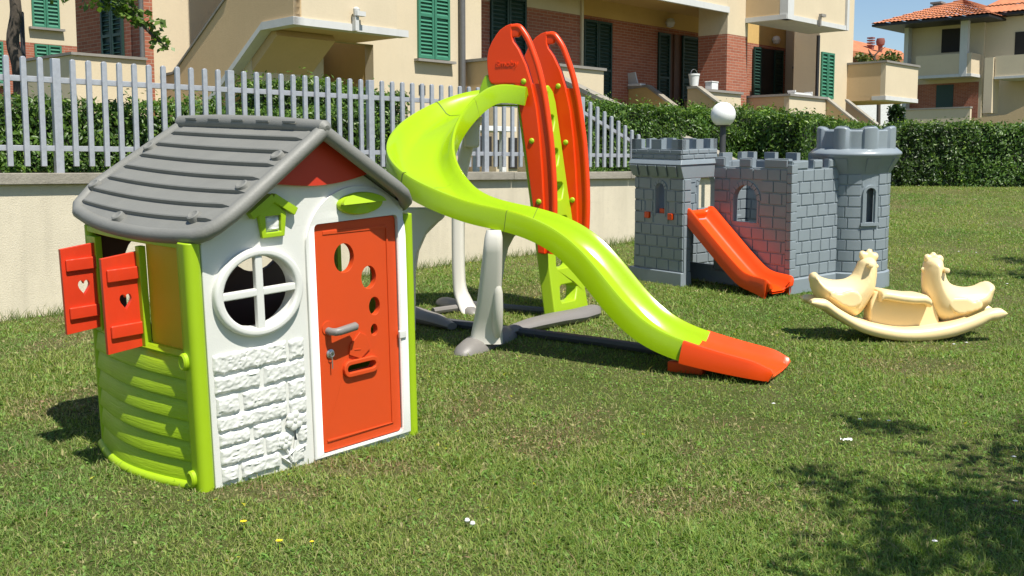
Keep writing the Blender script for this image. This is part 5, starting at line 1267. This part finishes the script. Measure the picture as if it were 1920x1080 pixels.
# left tree behind the fence, with a leafy limb reaching right
tz = 1.1; tbx, tby = wp(.25, 1.55)
bt = Vector((tbx, tby, tz))
cl = []; rr_ = random.Random(5)
def atw(px, py, Y):
    dx = (px-960)/FPX; dy = -(py-540)/FPX; D = Vector((dx, cP+dy*sP, -sP+dy*cP)); t = Y/D.y; return D*t+Vector((0, 0, CAMH))
tp = [atw(36, 215, 9.1), atw(38, 150, 9.1), atw(24, 80, 9.1), atw(30, 20, 9.1), atw(22, -60, 9.1), atw(40, -160, 9.1), atw(60, -300, 9.1)]
tp[0].z = 1.0
lmb = [tp[4], atw(90, -100, 9.0), atw(170, -60, 8.9), atw(222, -10, 8.85), atw(262, 40, 8.8), atw(290, 70, 8.8), atw(312, 88, 8.8)]
for (px, py, rad, cnt) in ((215, -8, .12, 55), (232, 12, .10, 55), (250, 22, .09, 40), (262, 38, .07, 30), (280, 38, .06, 16), (292, 58, .05, 14), (300, 78, .06, 16), (312, 86, .05, 10), (305, 38, .03, 8), (205, -45, .3, 200), (150, -110, .5, 500)):
    c = atw(px, py, 8.8); cl.append((tuple(c), rad, cnt))
for k in range(26):
    c = tp[6]+Vector((rr_.uniform(-1.6, 1.5), rr_.uniform(-1.2, 1.6), rr_.uniform(-.1, 2.2))); cl.append((tuple(c), rr_.uniform(.35, .6), 260))
tree('garden_tree', tuple(tp[0]), tp, .062, [(lmb, .03), ([tp[5], tp[5]+Vector((-.6, .2, .6)), tp[5]+Vector((-1.2, .3, 1.5))], .04), ([tp[6], tp[6]+Vector((.2, .4, .8)), tp[6]+Vector((.1, .5, 1.8))], .04)], cl, .060, 'slender dark tree behind the fence at the far left with a drooping leafy branch', ((.05, .10, .02), (.16, .24, .05)), 6)
# dark post beside it
t = empty('timber_post', atw(49, 215, 9.3), label='plain dark post next to the slender tree trunk', cat='post')
bb = atw(49, 215, 9.3); tt_ = atw(50, 22, 9.3); mb = MB(); mb.lathe([(.019, -.3), (.019, tt_.z-bb.z-.01), (.014, tt_.z-bb.z)], (0, 0, 0), 10); mb.build('post_shaft', M['blackpipe'], t)
# tree outside the frame at the right whose shade falls on the lawn
cl = []; rr_ = random.Random(9)
base = (3.5, 2.2, gz(2.2))
for k in range(34):
    a = rr_.uniform(0, 6.28); rad = rr_.uniform(0, 1)**.5*1.25
    cl.append(((base[0]+rad*1.1*math.cos(a)-.22, base[1]+rad*math.sin(a)*.75+.2, rr_.uniform(2.7, 4.1)), rr_.uniform(.20, .42), 125))
tree('shade_tree', base, [base, (3.5, 2.25, 1.2), (3.4, 2.3, 2.2), (3.3, 2.4, 3.2)], .09, [([(3.4, 2.3, 2.2), (2.9, 2.5, 2.8), (2.5, 2.6, 3.2)], .04), ([(3.4, 2.3, 2.4), (3.9, 2.2, 3.0), (4.3, 2.1, 3.6)], .04)], cl, .07, 'leafy young tree just outside the right edge shading the lawn', ((.05, .10, .02), (.13, .20, .04)), 12)
cl = []; base = (6.3, 8.9, gz(8.9)); rr_ = random.Random(10)
for k in range(14):
    cl.append(((base[0]+rr_.uniform(-.8, .8), base[1]+rr_.uniform(-.8, .8), rr_.uniform(3.0, 4.4)), rr_.uniform(.25, .4), 190))
tree('shade_tree', base, [base, (6.3, 8.95, 1.5), (6.25, 8.9, 2.8), (6.3, 8.9, 3.6)], .08, [], cl, .07, 'second young tree outside the right edge beyond the seesaw', ((.05, .10, .02), (.13, .20, .04)), 13)
# shrubs near the far houses
cl = [(tuple(atw(px, py, 55)), r_, n_) for px, py, r_, n_ in ((1614, 106, .28, 110), (1628, 111, .25, 90), (1668, 104, .28, 110), (1680, 110, .32, 120), (1655, 116, .3, 110), (1622, 118, .35, 160), (1672, 118, .35, 160))]
tree('small_tree', (*atw(1650, 200, 55).xy, .9), [(*atw(1650, 200, 55).xy, .9), atw(1648, 140, 55), atw(1645, 118, 55)], .12, [([atw(1648, 125, 55), atw(1640, 105, 55), atw(1660, 88, 55)], .07), ([atw(1648, 125, 55), atw(1632, 100, 55), atw(1628, 92, 55)], .07)], cl, .16, 'ragged small tree in front of the far terracotta roof', ((.06, .09, .02), (.20, .20, .06)), 21)
cl = [(tuple(atw(px, py, 48)), r_, n_) for px, py, r_, n_ in ((1681, 206, .33, 500), (1681, 218, .36, 500), (1681, 232, .4, 500), (1675, 212, .25, 200), (1688, 212, .25, 200), (1680, 245, .45, 400))]
tree('bush', (*atw(1681, 260, 48).xy, .9), [(*atw(1681, 260, 48).xy, .9), atw(1681, 230, 48), atw(1681, 210, 48)], .08, [], cl, .12, 'dark rounded bush beside the terrace of the right house', ((.012, .03, .008), (.03, .06, .015)), 22, 'shrub')
p = atw(1914, 252, 26); lamp(p.x, p.y, atw(1914, 248, 26).z, .17, 'white globe lamp just showing over the hedge at the right edge')

# ------------------------------------------------------------------ grass
def exclude(X, Y):
    """True where a toy's footprint keeps the grass down"""
    k = np.zeros(len(X), bool)
    R = np.array(HM.inverted().to_3x3()); q = np.stack([X-HL.x, Y-HL.y, np.zeros(len(X))], 1)@R.T; k |= (q[:, 0] > -.05) & (q[:, 0] < 1.02) & (q[:, 1] > .01) & (q[:, 1] < .95)
    R = np.array(CM.inverted().to_3x3()); q = np.stack([X-CL.x, Y-CL.y, np.zeros(len(X))], 1)@R.T; k |= (q[:, 0] > -1.4) & (q[:, 0] < 0) & (q[:, 1] > 0) & (q[:, 1] < 1.1)
    return k
WORN = [(-.08, 5.8, .32, .28), (-.55, 4.55, .38, .16), (-.95, 4.25, .35, .12), (-2.25, 5.6, .35, .35), (.75, 4.1, .4, .22), (1.1, 5.2, .35, .25), (2.4, 6.4, .4, .3), (8.0, 20.6, 2.2, .6)]
def grass():
    N = 1500000; r = RNG; y0, y1 = 2.4, 23.0
    Y = y0*np.exp(r.uniform(0, 1, N)*math.log(y1/y0)); X = r.uniform(-.60, .60, N)*(Y+.6)
    s = (X-W0[0])*WN[0]+(Y-W0[1])*WN[1]; along = (X-W0[0])*WD[0]+(Y-W0[1])*WD[1]
    keep = ((s < -.01) | (along > 12.4)) & (Y < 22.4-.10*X+.9) & ~exclude(X, Y)
    P3 = np.stack([X, Y, 0*X], 1)
    den = vnoise(P3, 1.1, 40)*.5+.5+.25*vnoise(P3, 4.5, 41)
    bare = (.85*vnoise(P3, 1.35, 44)+.45*vnoise(P3, 5, 45))
    for cx_, cy_, rx_, ry_ in WORN:
        d2 = ((X-cx_)/rx_)**2+((Y-cy_)/ry_)**2; bare = np.maximum(bare, 1.1-.6*d2+.35*vnoise(P3, 7, 47))
    keep &= r.uniform(size=N) < np.clip(.55+.6*den, .3, 1)*np.where(bare > .8, .70, 1)
    X, Y, den, bare = X[keep], Y[keep], den[keep], bare[keep]; N = len(X); P3 = np.stack([X, Y, 0*X], 1)
    Z = gzn(Y)-.004; far = np.clip((Y-3)/12, 0, 1)
    ty = r.uniform(size=N); h = r.gamma(6, 1/6., N)*(.0125+.010*np.clip(den, 0, 1))*(1+.3*far); h = h*np.where(bare > .8, .78, 1)*(1+1.2*np.clip(vnoise(P3, 15, 71)-.45, 0, 1)); h = np.clip(h, .005, .075)
    leafy = ty < .30; h = np.where(leafy, h*.55, h)
    wd = np.where(leafy, .0072, .0027)*r.uniform(.7, 1.3, N)*(.7+.26*Y/3.0)
    wd = np.where(leafy, np.minimum(wd, .022), np.minimum(wd, .016))
    az = r.uniform(0, 6.28, N); lean = np.abs(r.normal(0, .8, N))*h*1.1+h*.2; lean = np.where(leafy, h*1.4, lean)
    dx, dy = np.cos(az), np.sin(az); fx, fy = -np.sin(az+r.normal(0, .6, N)), np.cos(az+r.normal(0, .6, N))
    B = np.stack([X, Y, Z], 1); D = np.stack([dx, dy, 0*dx], 1); Fv = np.stack([fx, fy, 0*fx], 1); up = np.array([0, 0, 1.])
    b0 = B-Fv*wd[:, None]*.5; b1 = B+Fv*wd[:, None]*.5
    mid = B+D*(lean*.38)[:, None]+up*(h*.62)[:, None]; wm = np.where(leafy, 1.3, .8)*wd
    m0 = mid-Fv*wm[:, None]*.5; m1 = mid+Fv*wm[:, None]*.5; tip = B+D*lean[:, None]+up*np.where(leafy, h*.75, h)[:, None]
    V = np.stack([b0, b1, m1, m0, tip], 1).reshape(-1, 3)
    i = np.arange(N)[:, None]*5; F3 = np.concatenate([i+[0, 1, 2], i+[0, 2, 3], i+[3, 2, 4]], 0)
    m = r.uniform(size=(N, 1)); patch = np.clip(vnoise(P3, .9, 50)*.6+.5+.2*vnoise(P3, 3.5, 51), 0, 1)[:, None]
    g1, g2 = np.array([.105, .185, .030]), np.array([.32, .39, .082]); col = g1*(1-m)+g2*m
    col = col*(1-.55*patch)+np.array([.34, .35, .095])*(.55*patch)
    lush = np.clip(vnoise(P3, .8, 60)*.9+vnoise(P3, 3.2, 61)*.6-.05, 0, 1)[:, None]; col = col*(1-.7*lush)+np.array([.075, .20, .045])*(.7*lush)*(.6+.8*m)
    dry = (r.uniform(size=N) < np.where(bare > .6, np.clip(.30+.9*(bare-.6), .3, .62), .10+.13*patch[:, 0]))[:, None]; col = np.where(dry, (np.array([.42, .38, .17])*(.45+.65*m)), col)
    red = (r.uniform(size=N) < np.where(bare > .8, .20, .01))[:, None]; col = np.where(red, np.array([.33, .20, .12])*(.6+.6*m), col)
    col = np.where((leafy & ~dry[:, 0])[:, None], np.array([.15, .27, .05])*(.6+.8*m), col)
    fl = r.uniform(size=N) < .004; col = np.where((fl & leafy)[:, None], np.array([.5, .48, .03]), col)
    o = npmesh('grass', V, F3, M['grass'], np.repeat(col, 5, 0))
    tag(o, 'short mown lawn grass with dry and clover patches', 'grass', kind='stuff')
grass()
# weeds growing along the top of the garden wall and at building feet
def tuft_strip(name, pts, h, n, label):
    r = RNG; i = r.integers(0, len(pts)-1, n); f = r.uniform(size=n)[:, None]; A = np.array(pts, float); P = A[i]*(1-f)+A[i+1]*f; P[:, :2] += r.normal(0, .05, (n, 2))
    hh = h*r.uniform(.4, 1.3, n); D = r.normal(size=(n, 3))*.45; D[:, 2] = 1; T = P+D*hh[:, None]; s_ = r.normal(size=(n, 3)); s_[:, 2] = 0; s_ /= np.linalg.norm(s_, axis=1, keepdims=True)
    V = np.stack([P-s_*.003, P+s_*.003, T], 1).reshape(-1, 3); F3 = np.arange(n*3).reshape(-1, 3); m = r.uniform(size=(n, 1)); col = np.array([.07, .14, .03])*(1-m)+np.array([.25, .26, .09])*m
    tag(npmesh(name, V, F3, M['grass'], np.repeat(col, 3, 0)), label, 'grass', kind='stuff')
tuft_strip('wall_grass', [wl(-1, .35, 1.10), wl(3, .3, 1.10), wl(7, .3, 1.10), wl(12, .35, 1.10)], .12, 9000, 'thin grass growing behind the coping of the garden wall')
tuft_strip('wall_foot_grass', [wl(-1, -.03, gz(7.2)), wl(3, -.03, gz(9.9)), wl(7, -.03, gz(12.7)), wl(9, -.03, gz(14))], .09, 5000, 'longer grass left unmown along the foot of the garden wall')
# flowers
def flower(x, y, r_, mat, label, cat, group, h=.035):
    t = empty('dandelion' if mat == 'yellow' else 'daisy', (x, y, gz(y)), label=label, cat=cat, group=group)
    mb = MB(); mb.tube([(0, 0, 0), (.003, 0, h)], .0012, 5, up=(0, 1, 0)); mb.build('stem', M['lime_slat'], t)
    mb = MB()
    for k in range(11):
        a = k*2*math.pi/11; c, s_ = math.cos(a), math.sin(a); mb.add([(0, 0, h), (c*r_*.6-s_*r_*.2, s_*r_*.6+c*r_*.2, h+.003), (c*r_, s_*r_, h+.002), (c*r_*.6+s_*r_*.2, s_*r_*.6-c*r_*.2, h+.003)], [(0, 1, 2, 3)])
    mb.lathe([(.001, h+.006), (r_*.35, h+.004), (r_*.4, h)], (0, 0, 0), 8); mb.build('flower_head', M[mat], t, smooth=False)
for k, (px, py, lb) in enumerate(((524, 1033, 'yellow dandelion in the foreground lawn, biggest and lowest of the dandelions'), (457, 996, 'yellow dandelion just left of and behind the biggest one'), (585, 1035, 'small yellow flower just right of the biggest dandelion'), (155, 617, 'yellow dandelion near the wall left of the red shutters'))):
    p = G(px, py); flower(p[0], p[1], .014 if k < 2 else .009, 'yellow', lb, 'flower', 'yellow dandelions in the lawn')
whites = [(1666, 803, 'lone white daisy on the lawn right of the plastic scrap, in front of the seesaw'), (1900, 872, 'white daisy in the tree shade close to the right picture edge, upper of two there'),
 (1903, 957, 'white daisy in the tree shade close to the right picture edge, lower of two there'), (1752, 1034, 'white daisy in deep tree shade near the bottom edge, the nearest of all'),
 (1797, 478, 'white daisy on the lawn just above and right of the right hen comb'), (1830, 480, 'white daisy on the lawn well right of the right hen head'), (1851, 424, 'white daisy on the far lawn right of the castle, midway to the hedge'),
 (1764, 396, 'white daisy on the far lawn straight above the right hen head'), (1893, 443, 'white daisy on the far lawn near the right picture edge'), (1828, 378, 'white daisy near the foot of the far right hedge, most distant to the right'),
 (1755, 362, 'white daisy beside the bare strip at the foot of the far hedge'), (1888, 540, 'white daisy above the right tip of the seesaw'), (1788, 656, 'white daisy just in front of the seesaw rail, left of its pair'),
 (1812, 653, 'white daisy just in front of the seesaw rail, right of its pair'), (1612, 800, 'white daisy left of the lone one in front of the seesaw'), (1450, 770, 'white daisy on the lawn in front of the orange run-out of the big slide')]
for px, py, lb in whites:
    p = G(px, py); flower(p[0], p[1], .011 if py > 600 else .015, 'petal', lb, 'flower', 'white daisies over the right side of the lawn')
p = G(1587, 834); t = empty('litter', p, label='crumpled clear white plastic scrap lying on the lawn', cat='litter'); mb = MB(); rr_ = random.Random(2)
vs = [(-.024+.008*i+rr_.uniform(-.003, .003), -.01+.007*j, .020+rr_.uniform(0, .010)) for j in range(4) for i in range(7)]; mb.add(vs, [(j*7+i, j*7+i+1, (j+1)*7+i+1, (j+1)*7+i) for j in range(3) for i in range(6)]); mb.build('plastic_scrap', M['whitepaint'], t, smooth=False)
for px, py, lb in ((876, 990, 'white pebble lying in the foreground grass, left of a pair'), (886, 996, 'white pebble lying in the foreground grass, right of a pair')):
    p = G(px, py); mb = MB(); mb.lathe([(.001, -.009), (.007, -.006), (.010, 0), (.007, .007), (.001, .009)], (0, 0, 0), 9); o = mb.build('pebble', M['petal']); o.location = (p[0], p[1], p[2]+.028); tag(o, lb, 'pebble', 'white pebbles in the grass')
